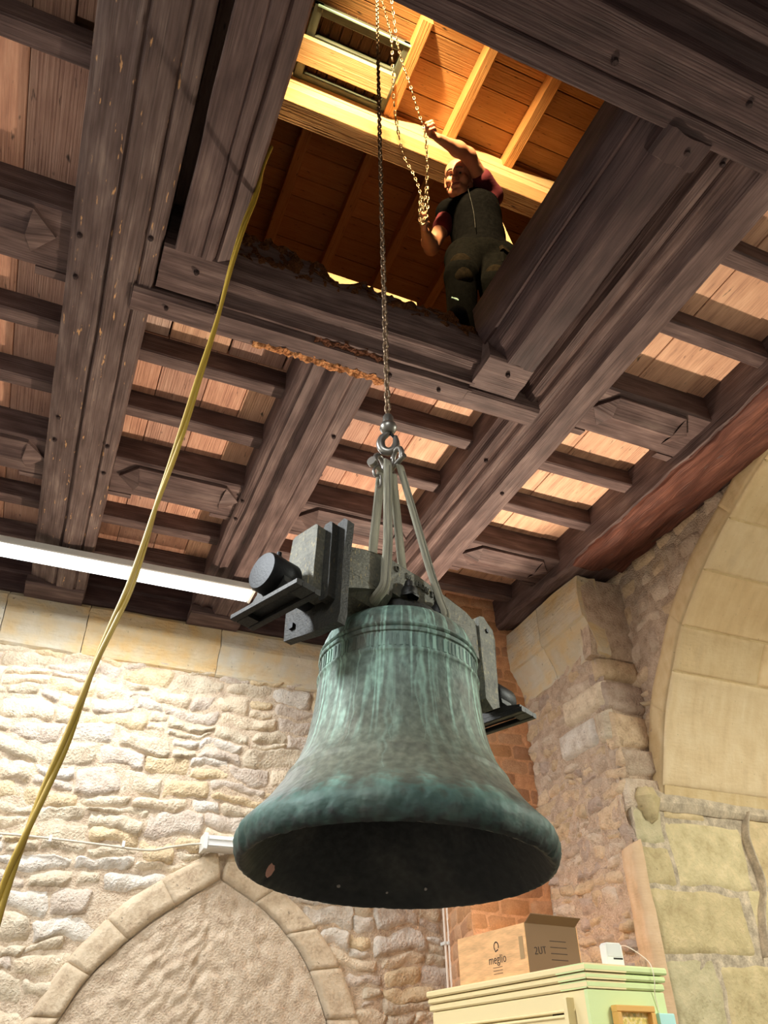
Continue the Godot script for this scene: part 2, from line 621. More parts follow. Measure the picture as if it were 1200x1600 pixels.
	M.limewash = mat(Color(0.84, 0.86, 0.88), 0.95, 0, pale, hs, 1.0, Vector3.ONE * 0.7, true)
	M.floor = mat(Color(0.9, 0.82, 0.76), 0.9, 0, gtex(mixb([[s1, 0.2], [s2, 0.15]])), null, 0.5, Vector3.ONE * 0.8, true)
	# metal and small things
	M.iron = mat(c8(52, 50, 48), 0.5, 0.6, gtex(mixb([[s2, 0.25], [s1, 0.2]])), hs, 0.04, Vector3.ONE * 5, true)
	M.iron.albedo_color = c8(92, 90, 84)
	M.black_iron = tint(M.iron, c8(52, 54, 56))
	M.chain = mat(c8(150, 128, 104), 0.38, 0.85)
	M.steel = mat(c8(136, 132, 124), 0.36, 0.85)
	var hp := ctex(mixb([[s1, 0.5], [s2, 0.5]]), [[0.0, c8(74, 75, 66)], [0.45, c8(112, 112, 98)], [0.7, c8(136, 134, 116)], [0.85, c8(186, 178, 142)], [1.0, c8(222, 208, 166)]], nb(31, 0.06, 3, 512, 60), 60.0, nb(30, 0.06, 3, 512, 100), 205, c8(214, 190, 124))
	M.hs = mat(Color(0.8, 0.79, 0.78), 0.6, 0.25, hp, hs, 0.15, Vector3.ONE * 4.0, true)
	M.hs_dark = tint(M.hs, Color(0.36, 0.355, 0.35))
	var we := nb(33, 0.1, 2, 64, 512)
	M.sling = mat(Color.WHITE, 0.85, 0, ctex(mixb([[we, 0.5], [s1, 0.5]]), [[0.0, c8(112, 108, 94)], [0.5, c8(154, 150, 130)], [1.0, c8(194, 190, 166)]]), gtex(we), 0.2, Vector3(1.0, 1.0, 1))
	M.yellow = mat(c8(172, 142, 50), 0.45)
	M.white = mat(c8(232, 232, 226), 0.4)
	M.white_pipe = mat(c8(240, 226, 208), 0.4)
	M.dull_white = mat(c8(204, 192, 170), 0.6)
	M.lampbody = mat(c8(214, 214, 210), 0.45)
	M.bronze = bell_material()
	M.cloth_black = mat(c8(27, 27, 29), 0.9, 0, gtex(mixb([[nb(35, 0.02, 4), 0.3], [s2, 0.2]])), null, 0.3, Vector3.ONE * 3, true)
	M.cloth_black.albedo_color = c8(34, 34, 36)
	M.cloth_black.metallic_specular = 0.12
	for k in ["oak", "oakf", "oak_dark", "oak_red", "redboard", "bronze"]:
		(M[k] as StandardMaterial3D).metallic_specular = 0.35
	M.trouser = tint(M.cloth_black, c8(38, 38, 37))
	M.knee = tint(M.cloth_black, c8(70, 60, 48))
	M.maroon = mat(c8(96, 22, 38), 0.85)
	M.skin = mat(c8(206, 146, 116), 0.5)
	M.skin.subsurf_scatter_enabled = true
	M.skin.subsurf_scatter_strength = 0.15
	M.hair = mat(c8(120, 108, 98), 0.9)
	M.lip = mat(c8(150, 86, 74), 0.6)
	M.eye = mat(c8(60, 46, 40), 0.3)
	M.cream = mat(c8(240, 222, 170), 0.45)
	M.cream_green_cast = mat(c8(214, 230, 168), 0.45)  # cream paint with the greenish light on that side put into its colour
	M.card = mat(c8(196, 154, 108), 0.85, 0, gtex(mixb([[fine, 0.12], [s1, 0.1]])), null, 0.3, Vector3(1, 4, 1))
	M.card.albedo_color = Color(1.75, 1.38, 0.98)
	M.card_shade_print = mat(c8(126, 98, 70), 0.8)  # card colour with shade put in for the box ends; also small print
	M.ink = mat(c8(52, 40, 34), 0.8)
	M.tape = mat(c8(170, 140, 100), 0.3)
	M.frame = mat(c8(222, 170, 92), 0.5)
	M.picture = mat(Color.WHITE, 0.4, 0, ctex(mixb([[s1, 0.9], [s3, 0.5]]), [[0.0, c8(120, 130, 90)], [0.4, c8(226, 196, 96)], [0.7, c8(240, 222, 170)], [1.0, c8(200, 140, 80)]]), null, 0.3, Vector3.ONE * 6, true)
	M.cyan = mat(c8(180, 226, 220), 0.5)
	M.clear = mat(c8(224, 224, 220), 0.3)


func bell_material() -> StandardMaterial3D:
	var S := 1024
	var a := nb(41, 0.006, 5, 1024, 1024, FastNoiseLite.TYPE_SIMPLEX_SMOOTH, false, S)
	var b := nb(42, 0.03, 4, 1024, 256, FastNoiseLite.TYPE_SIMPLEX_SMOOTH, false, S)
	var c := nb(43, 0.06, 3, 1024, 1024, FastNoiseLite.TYPE_SIMPLEX_SMOOTH, false, S)
	var st := nb(44, 0.05, 3, 1024, 24, FastNoiseLite.TYPE_SIMPLEX_SMOOTH, false, S)
	# height bands, v = 0 crown to 1 inside: bronze colour, inside darkened as shade
	var g := Gradient.new()
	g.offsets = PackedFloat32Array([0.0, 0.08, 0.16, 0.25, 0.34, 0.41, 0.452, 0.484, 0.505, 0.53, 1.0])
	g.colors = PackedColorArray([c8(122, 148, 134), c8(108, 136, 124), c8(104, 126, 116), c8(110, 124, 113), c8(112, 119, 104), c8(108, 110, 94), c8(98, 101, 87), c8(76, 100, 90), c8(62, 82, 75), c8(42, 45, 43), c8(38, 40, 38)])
	var mint := c8(160, 196, 178)
	var brown := c8(102, 98, 86)
	var o := PackedByteArray()
	o.resize(S * S * 3)
	for y in S:
		var v := float(y) / S
		var base := g.sample(v)
		var sm := smoothstep(0.02, 0.12, v) * (1.0 - smoothstep(0.27, 0.4, v))
		for x in S:
			var i := y * S + x
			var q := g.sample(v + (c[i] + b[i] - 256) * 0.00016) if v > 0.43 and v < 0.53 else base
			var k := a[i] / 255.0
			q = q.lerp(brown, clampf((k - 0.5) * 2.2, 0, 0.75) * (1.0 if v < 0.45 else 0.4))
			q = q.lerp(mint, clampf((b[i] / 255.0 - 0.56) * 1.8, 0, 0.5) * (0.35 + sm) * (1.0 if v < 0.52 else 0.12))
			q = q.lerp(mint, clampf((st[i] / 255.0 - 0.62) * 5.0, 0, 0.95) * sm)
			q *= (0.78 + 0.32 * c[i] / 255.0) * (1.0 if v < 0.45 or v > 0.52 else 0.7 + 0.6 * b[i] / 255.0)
			o[i * 3] = clampi(int(q.r * 255), 0, 255)
			o[i * 3 + 1] = clampi(int(q.g * 255), 0, 255)
			o[i * 3 + 2] = clampi(int(q.b * 255), 0, 255)
	var im := Image.create_from_data(S, S, false, Image.FORMAT_RGB8, o)
	# long pale runs below the shoulder
	for n in 70:
		var x0 := rng.randi() % S
		var w := rng.randi_range(2, 7)
		var y0 := rng.randi_range(130, 230)
		var l := rng.randi_range(50, 260)
		var al := rng.randf_range(0.4, 0.9)
		for y in range(y0, mini(y0 + l, S)):
			var t := float(y - y0) / l
			var ww := w * (1 - t * t) * minf(1.0, t * 8 + 0.2)
			for x in range(int(x0 - ww), int(x0 + ww) + 1):
				var xx := posmod(x + int(nz.get_noise_2d(n * 9.1, y * 0.02) * 6), S)
				im.set_pixel(xx, y, im.get_pixel(xx, y).lerp(c8(152, 186, 168), al * (1 - absf(x - x0) / (ww + 1)) * (1 - t * 0.6)))
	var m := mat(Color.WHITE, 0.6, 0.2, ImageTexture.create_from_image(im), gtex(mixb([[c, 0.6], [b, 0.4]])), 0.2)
	return m


# ---------------------------------------------------------------- ceiling of the ringing room
func planks(parent: Node3D, xs: Array, z0: float, z1: float, mats: Array, y := 4.88) -> void:
	for i in xs.size() - 1:
		var dy := rng.randf_range(-0.004, 0.004)
		obj("plank", bar(Vector3(xs[i] + 0.002, y + dy, z0), Vector3(xs[i + 1] - 0.002, y + 0.03 + dy, z1), "z", 0.003), mats[rng.randi() % mats.size()], parent)


func joist(parent: Node3D, x0: float, x1: float, z: float, y := 4.75, w := 0.09) -> void:
	obj("joist", bar(Vector3(x0, y, z - w), Vector3(x1, 4.885, z), "x", 0.008, 0.006), M.oak, parent)


func lower_ceiling() -> void:
	var c := struct("ceiling", "old boarded ceiling of wide planks on dark joists")
	planks(c, [-0.05, 0.085, 0.345, 0.57, 0.78], -5.62, -2.98, M.plank)
	# short boards by the trapdoor leave slits that the attic light shows through
	var cut := [-0.05, 0.08, 0.40, 0.71, 0.78]
	for i in 4:
		obj("plank", bar(Vector3(cut[i] + (0.005 if i else 0.0), 4.88, -2.975), Vector3(cut[i + 1] - 0.004, 4.91, -2.6), "z", 0.003), M.plank[(i * 2) % 5], c)
	planks(c, [1.1, 1.36, 1.63, 1.95], -5.62, -2.6, M.plank)
	planks(c, [2.28, 2.32, 2.62, 2.97, 3.3], -5.62, 0.6, [M.plank[0], M.plank[2], M.plank[0]])
	planks(c, [-1.9, -1.56, -1.25, -0.97, -0.68, -0.41], -5.62, -1.68, [M.plank[1], M.plank[3], M.plank[4]])
	planks(c, [-1.9, -1.56, -1.25, -0.97, -0.68, -0.53], -1.62, 0.6, M.plank_dull)
	obj("plank", bar(Vector3(-1.9, 4.88, -1.68), Vector3(-0.535, 4.91, -1.62), "x", 0.002), M.plank_dull[0], c)
	obj("plank", bar(Vector3(-0.525, 4.88, -1.55), Vector3(-0.41, 4.91, 0.6), "z", 0.002), M.plank_dull[1], c)
	planks(c, [-0.05, 0.3, 0.65, 1.0, 1.35, 1.7, 2.0, 2.3], -0.7, 0.6, M.plank_dull)
	planks(c, [-0.06, 0.06, 0.2], -2.6, -0.7, M.plank_dull, 4.95)
	planks(c, [1.72, 1.95], -2.6, -0.7, M.plank_dull, 4.95)
	var far: Array = []
	for i in 13:
		far.append(-3.4 + i * 0.56)
	planks(c, far, 0.6, 3.3, M.plank_dull)
	planks(c, [-3.4, -2.9, -2.4, -1.9], -5.62, 0.6, M.plank_dull)
	for z in [-2.99, -3.44, -4.55, -5.02]:
		joist(c, -0.05, 0.78, z)
		joist(c, 1.1, 1.96, z)
	for z in [-0.85, -1.58, -2.97, -3.42, -4.55, -5.02]:
		joist(c, -1.9, -0.41, z)
	for z in [-0.4, -0.9, -1.35, -1.80, -2.99, -3.45, -4.52, -4.97]:
		joist(c, 2.28, 3.14, z, 4.755)
	for z in [-0.1, 0.4]:
		joist(c, -0.05, 2.3, z)


func beam(called: String, label: String, profile: PackedVector2Array, s0: float, s1: float, axis: String, m: Material, amp := 0.006, bend = null) -> Node3D:
	var mid := (profile[0] + profile[profile.size() / 2]) / 2
	var at := Vector3((s0 + s1) / 2, 4.6, mid.x) if axis == "x" else Vector3(mid.x, 4.6, (s0 + s1) / 2)
	var t := thing(called, label, "beam", at)
	obj("timber", sweep(profile, s0, s1, axis, amp, 0.07, 0.035, bend), m, t)
	return t


func peg(t: Node3D, p: Vector3, n := Vector3.DOWN, r := 0.013) -> void:
	var st := lathe(PackedVector2Array([Vector2(0.0, 0.016), Vector2(r * 0.75, 0.013), Vector2(r, 0.004), Vector2(r, -0.02)]), 10)
	var q := Quaternion(Vector3.UP, n)
	obj("peg", xform(st, Transform3D(Basis(q), p)), M.oak_dark, t)


func main_beams() -> void:
	var b: Node3D
	b = beam("main_beam", "wide moulded main beam left of the yellow cable, with pale worm-eaten flecks", PackedVector2Array([Vector2(-0.435, 4.95), Vector2(-0.43, 4.66), Vector2(-0.40, 4.645), Vector2(-0.27, 4.615), Vector2(-0.255, 4.625), Vector2(-0.245, 4.60), Vector2(-0.135, 4.598), Vector2(-0.125, 4.615), Vector2(-0.112, 4.60), Vector2(-0.055, 4.605), Vector2(-0.045, 4.63), Vector2(-0.045, 4.95)]), -5.62, 0.6, "z", M.oakf)
	for p in [Vector3(-0.39, 4.64, -2.33), Vector3(-0.385, 4.64, -2.56), Vector3(-0.38, 4.64, -3.55), Vector3(-0.385, 4.64, -3.75), Vector3(-0.1, 4.6, -2.2), Vector3(-0.1, 4.6, -3.65), Vector3(-0.09, 4.6, -3.9)]:
		peg(b, p)
	b = beam("trimmer_beam", "dark grooved trimmer along the left side of the trapdoor, yellow cable draped beside it", PackedVector2Array([Vector2(0.008, 4.95), Vector2(0.008, 4.605), Vector2(0.015, 4.60), Vector2(0.115, 4.60), Vector2(0.122, 4.608), Vector2(0.13, 4.60), Vector2(0.172, 4.602), Vector2(0.184, 4.625), Vector2(0.196, 4.608), Vector2(0.25, 4.628), Vector2(0.262, 4.66), Vector2(0.262, 4.95)]), -2.22, -0.9, "z", M.oak, 0.008)
	var rag := func(s: float, p: Vector2) -> Vector2:
		if p.y > 4.77:
			var k := [[-0.2, 4.93], [0.25, 4.93], [0.42, 4.96], [0.62, 4.925], [0.7, 4.915], [0.76, 4.835], [0.83, 4.815], [0.86, 4.86], [0.92, 4.89], [1.02, 4.875], [1.12, 4.87], [1.25, 4.875], [1.4, 4.89], [1.5, 4.84], [1.62, 4.80], [2.2, 4.85]]
			var y := 4.9
			for i in k.size() - 1:
				if s >= k[i][0] and s <= k[i + 1][0]:
					y = lerpf(k[i][1], k[i + 1][1], (s - k[i][0]) / (k[i + 1][0] - k[i][0]))
			y += nf.get_noise_2d(s * 14, 3) * 0.02
			var f := (p.y - 4.77) / (4.95 - 4.77)
			p.y = lerpf(4.77, y, f)
			p.x += nf.get_noise_2d(s * 9, p.y * 20) * 0.025
		return p
	b = beam("trimmer_beam", "moulded trimmer at the far side of the trapdoor with a ragged rotten top edge", PackedVector2Array([Vector2(-2.62, 4.95), Vector2(-2.62, 4.60), Vector2(-2.60, 4.592), Vector2(-2.575, 4.588), Vector2(-2.57, 4.578), Vector2(-2.48, 4.578), Vector2(-2.475, 4.60), Vector2(-2.462, 4.615), Vector2(-2.452, 4.60), Vector2(-2.438, 4.597), Vector2(-2.432, 4.622), Vector2(-2.40, 4.645), Vector2(-2.355, 4.655), Vector2(-2.34, 4.64), Vector2(-2.325, 4.648), Vector2(-2.318, 4.675), Vector2(-2.30, 4.70), Vector2(-2.275, 4.775), Vector2(-2.28, 4.95)]), 0.245, 1.62, "x", M.oak, 0.008, rag)
	var crumble := func(s: float, p: Vector2) -> Vector2:
		var q: Vector2 = rag.call(s, p)
		return q + Vector2(nf.get_noise_2d(s * 13, q.y * 16), nf.get_noise_2d(s * 15 + 9, q.x * 14)) * 0.03
	obj("rotten_top", sweep(PackedVector2Array([Vector2(-2.42, 4.79), Vector2(-2.31, 4.775), Vector2(-2.28, 4.775), Vector2(-2.275, 4.955), Vector2(-2.42, 4.955)]), 0.27, 1.6, "x", 0.012, 0.018, 0.02, crumble), M.crumbled, b).set_meta("label", "broken rotten top edge")
	obj("timber", bar(Vector3(-0.04, 4.605, -2.46), Vector3(0.25, 4.93, -2.21), "x", 0.01, 0.008), M.oak, b)
	obj("timber", bar(Vector3(1.6, 4.60, -2.47), Vector3(1.87, 4.90, -2.24), "x", 0.01, 0.008), M.oak, b)
	var lip := PackedVector2Array([Vector2(-2.62, 4.75), Vector2(-2.62, 4.60), Vector2(-2.60, 4.59), Vector2(-2.575, 4.588), Vector2(-2.57, 4.578), Vector2(-2.49, 4.576), Vector2(-2.472, 4.59), Vector2(-2.472, 4.75)])
	obj("lip", sweep(lip, -0.13, 0.25, "x", 0.005), M.oak, b)
	obj("lip", sweep(lip, 1.6, 2.04, "x", 0.005), M.oak, b)
	var rot := func(s: float, p: Vector2) -> Vector2: return p + Vector2(nf.get_noise_2d(s * 22, p.y * 30), nf.get_noise_2d(s * 25 + 9, p.x * 30)) * 0.028 * (1.0 if absf(s - 0.85) < 0.3 else 0.5)
	obj("rotten_edge", sweep(PackedVector2Array([Vector2(-2.60, 4.60), Vector2(-2.607, 4.577), Vector2(-2.585, 4.572), Vector2(-2.565, 4.58), Vector2(-2.57, 4.62)]), 0.46, 1.16, "x", 0.008, 0.015, 0.012, rot), M.rawwood, b).set_meta("label", "orange crumbling rotten wood along the edge")
	obj("rotten_edge", sweep(PackedVector2Array([Vector2(-2.475, 4.61), Vector2(-2.478, 4.592), Vector2(-2.46, 4.590), Vector2(-2.445, 4.60), Vector2(-2.45, 4.625)]), 0.74, 1.12, "x", 0.008, 0.02, 0.012, rot), M.rawdark, b)
	for p in [Vector3(0.12, 4.60, -2.3), Vector3(1.75, 4.598, -2.32)]:
		peg(b, p)
	for p in [Vector3(0.03, 4.576, -2.53), Vector3(1.17, 4.576, -2.53), Vector3(1.45, 4.576, -2.53)]:
		peg(b, p, Vector3.DOWN, 0.011)
	b = beam("trimmer_beam", "moulded trimmer along the right side of the trapdoor beside the standing man", PackedVector2Array([Vector2(1.87, 4.95), Vector2(1.872, 4.61), Vector2(1.862, 4.60), Vector2(1.71, 4.60), Vector2(1.695, 4.612), Vector2(1.672, 4.645), Vector2(1.64, 4.66), Vector2(1.615, 4.69), Vector2(1.605, 4.715), Vector2(1.59, 4.712), Vector2(1.58, 4.73), Vector2(1.56, 4.76), Vector2(1.55, 4.81), Vector2(1.545, 4.95)]), -2.26, -0.94, "z", M.oak_dark, 0.007)
	obj("broken_end", sweep(rect(1.66, 1.9, 4.585, 4.8, 0.02), -1.06, -0.94, "z", 0.02, 0.02, 0.02), M.oak_dark, b)
	peg(b, Vector3(1.8, 4.586, -1.0))
	b = beam("main_beam", "moulded main beam running from the trapdoor's right side down behind the slings", PackedVector2Array([Vector2(1.925, 4.95), Vector2(1.925, 4.70), Vector2(1.945, 4.672), Vector2(1.952, 4.682), Vector2(1.965, 4.65), Vector2(1.995, 4.635), Vector2(2.025, 4.65), Vector2(2.038, 4.668), Vector2(2.052, 4.64), Vector2(2.062, 4.648), Vector2(2.085, 4.672), Vector2(2.12, 4.672), Vector2(2.15, 4.648), Vector2(2.158, 4.622), Vector2(2.168, 4.60), Vector2(2.24, 4.597), Vector2(2.305, 4.60), Vector2(2.322, 4.62), Vector2(2.325, 4.95)]), -5.62, -0.72, "z", M.oak)
	for p in [Vector3(2.0, 4.635, -1.0), Vector3(2.0, 4.635, -3.0), Vector3(2.22, 4.597, -3.2)]:
		peg(b, p)
	b = beam("main_beam", "moulded main beam above the fluorescent lamp's right end, between the two carved joists", PackedVector2Array([Vector2(0.74, 4.95), Vector2(0.74, 4.68), Vector2(0.755, 4.665), Vector2(0.79, 4.655), Vector2(0.80, 4.64), Vector2(0.845, 4.66), Vector2(0.885, 4.65), Vector2(0.895, 4.62), Vector2(0.91, 4.60), Vector2(1.0, 4.598), Vector2(1.01, 4.606), Vector2(1.02, 4.598), Vector2(1.105, 4.60), Vector2(1.125, 4.62), Vector2(1.13, 4.95)]), -5.62, -2.6, "z", M.oak, 0.008)
	for p in [Vector3(0.76, 4.665, -3.95), Vector3(0.765, 4.665, -4.15), Vector3(1.07, 4.6, -3.1)]:
		peg(b, p)
	b = beam("cross_beam", "broad near cross beam over the trapdoor's top edge with a dark roll moulding", PackedVector2Array([Vector2(-0.965, 4.95), Vector2(-0.962, 4.605), Vector2(-0.955, 4.60), Vector2(-0.885, 4.60), Vector2(-0.878, 4.61), Vector2(-0.868, 4.60), Vector2(-0.69, 4.60), Vector2(-0.68, 4.61), Vector2(-0.668, 4.655), Vector2(-0.62, 4.68), Vector2(-0.575, 4.66), Vector2(-0.54, 4.655), Vector2(-0.505, 4.68), Vector2(-0.50, 4.72), Vector2(-0.47, 4.74), Vector2(-0.47, 4.95)]), -0.04, 3.25, "x", M.oak_dark)
	peg(b, Vector3(1.33, 4.597, -0.83), Vector3.DOWN, 0.015)
	peg(b, Vector3(1.9, 4.597, -0.76), Vector3.DOWN, 0.013)
	# wall plates
	var split := func(s: float, p: Vector2) -> Vector2:
		if p.y < 4.66:
			p.y += nf.get_noise_2d(s * 3, p.x * 8) * 0.03 + maxf(0.0, -3.9 - s) * 0.03
		return p
	b = beam("wall_plate", "heavy dark wall plate under the right-hand joists, lower edge split and reddish", PackedVector2Array([Vector2(3.09, 4.95), Vector2(3.10, 4.63), Vector2(3.12, 4.61), Vector2(3.20, 4.60), Vector2(3.36, 4.63), Vector2(3.62, 4.68), Vector2(3.62, 4.95)]), -5.0, 0.6, "z", M.oak, 0.008, split)
	obj("split_underside", sweep(PackedVector2Array([Vector2(3.105, 4.635), Vector2(3.118, 4.603), Vector2(3.20, 4.594), Vector2(3.36, 4.622), Vector2(3.55, 4.66), Vector2(3.55, 4.70)]), -3.75, 0.5, "z", 0.012, 0.06, 0.03, split), M.oak_red, b).set_meta("label", "raw reddish split wood")
	b = beam("wall_plate", "dark timber wall plate on the stone cornice behind the fluorescent lamp", PackedVector2Array([Vector2(-5.66, 4.95), Vector2(-5.66, 4.61), Vector2(-5.52, 4.61), Vector2(-5.505, 4.63), Vector2(-5.50, 4.74), Vector2(-5.48, 4.76), Vector2(-5.48, 4.95)]), -3.3, 3.1, "x", M.oak_dark)
	for x in [-0.25, 0.93]:
		obj("bracket", bar(Vector3(x - 0.2, 4.585, -5.6), Vector3(x + 0.2, 4.66, -5.33), "x", 0.012, 0.006), M.oak, b)
	# carved joists
	carved(-0.045, 0.745, -4.2, -3.86, 0.07, 0.67, "carved cross joist with a hipped raised panel behind the yellow cable, above the lamp")
	carved(1.125, 1.94, -4.2, -3.86, 1.22, 1.86, "carved cross joist partly hidden by the bell's headstock and slings")
	carved(2.32, 3.12, -2.62, -2.27, 2.44, 2.96, "carved cross joist with a sharp hipped panel, brightest one, right of the trapdoor")
	carved(2.32, 3.12, -4.2, -3.86, 2.44, 3.0, "shadowed carved cross joist above the brick pillar")
	carved(-1.9, -0.43, -2.62, -2.27, -1.6, -0.56, "carved cross joist at the left edge of the picture, upper one")
	carved(-1.9, -0.43, -4.2, -3.86, -1.6, -0.5, "carved cross joist at the left edge of the picture, lower one near the lamp")


func carved(x0: float, x1: float, z0: float, z1: float, p0: float, p1: float, label: String) -> void:
	var t := thing("carved_joist", label, "beam", Vector3((x0 + x1) / 2, 4.68, (z0 + z1) / 2))
	var y := 4.70
	obj("timber", bar(Vector3(x0, y, z0), Vector3(x1, 4.9, z1), "x", 0.012, 0.006), M.oak, t)
	# curved knee at each end of the far edge
	for e in 2:
		var pr := PackedVector2Array([Vector2(0, 0), Vector2(0.16, 0), Vector2(0.10, -0.03), Vector2(0.05, -0.07), Vector2(0, -0.12)])
		var st := begin()
		var m := sweep(PackedVector2Array([Vector2(z0 - 0.05, y + 0.01), Vector2(z0, y - 0.0), Vector2(z0 + 0.02, y + 0.05), Vector2(z0 - 0.05, y + 0.08)]), x0 if e == 0 else x1 - 0.14, x0 + 0.14 if e == 0 else x1, "x", 0.004)
		obj("knee", m, M.oak, t)
	# hipped panel: an octagon prism with pointed ends and a hollow ridge
	var zc := (z0 + z1) / 2 + 0.03
	var hw := 0.115
	var rim: Array[Vector3] = []
	var o := [Vector2(p0 - 0.07, 0), Vector2(p0 + 0.03, -hw), Vector2(p1 - 0.03, -hw), Vector2(p1 + 0.07, 0), Vector2(p1 - 0.03, hw), Vector2(p0 + 0.03, hw)]
	var st := begin()
	var yb := y - 0.022
	var ridge0 := Vector3(p0 + 0.05, y - 0.062, zc)
	var ridge1 := Vector3(p1 - 0.05, y - 0.062, zc)
	st.set_smooth_group(-1)
	for i in 6:
		var a: Vector2 = o[i]
		var b: Vector2 = o[(i + 1) % 6]
		var a1 := Vector3(a.x, y + 0.01, zc + a.y)
		var b1 := Vector3(b.x, y + 0.01, zc + b.y)
		var a2 := Vector3(a.x, yb, zc + a.y)
		var b2 := Vector3(b.x, yb, zc + b.y)
		quad(st, a1, b1, b2, a2, Vector2(a.x, 0), Vector2(b.x, 0), Vector2(b.x, 0.04), Vector2(a.x, 0.04))
		rim.append(a2)
	# hollow long faces in strips, and four end hips
	var strips := 6
	for side in 2:
		var r0 := rim[1] if side == 0 else rim[5]
		var r1 := rim[2] if side == 0 else rim[4]
		st.set_smooth_group(2 + side)
		for k in strips:
			var f0 := float(k) / strips
			var f1 := float(k + 1) / strips
			var e0 := r0.lerp(ridge0, f0) + Vector3(0, sin(f0 * PI) * 0.012, 0)
			var e1 := r1.lerp(ridge1, f0) + Vector3(0, sin(f0 * PI) * 0.012, 0)
			var g0 := r0.lerp(ridge0, f1) + Vector3(0, sin(f1 * PI) * 0.012, 0)
			var g1 := r1.lerp(ridge1, f1) + Vector3(0, sin(f1 * PI) * 0.012, 0)
			if side == 0:
				quad(st, e0, e1, g1, g0, Vector2(e0.x, f0 * 0.1), Vector2(e1.x, f0 * 0.1), Vector2(g1.x, f1 * 0.1), Vector2(g0.x, f1 * 0.1))
			else:
				quad(st, e1, e0, g0, g1, Vector2(e1.x, f0 * 0.1), Vector2(e0.x, f0 * 0.1), Vector2(g0.x, f1 * 0.1), Vector2(g1.x, f1 * 0.1))
	st.set_smooth_group(-1)
	tri(st, rim[0], rim[1], ridge0)
	tri(st, rim[5], rim[0], ridge0)
	tri(st, rim[2], rim[3], ridge1)
	tri(st, rim[3], rim[4], ridge1)
	obj("carved_panel", done(st), M.oak, t)


# ---------------------------------------------------------------- walls of the ringing room
func curve_at(pts: Array, t: float) -> Vector2:
	var f := t * (pts.size() - 1)
	var i := clampi(int(f), 0, pts.size() - 2)
	var p0: Vector2 = pts[maxi(i - 1, 0)]
	var p3: Vector2 = pts[mini(i + 2, pts.size() - 1)]
	return (pts[i] as Vector2).cubic_interpolate(pts[i + 1], p0, p3, f - i)


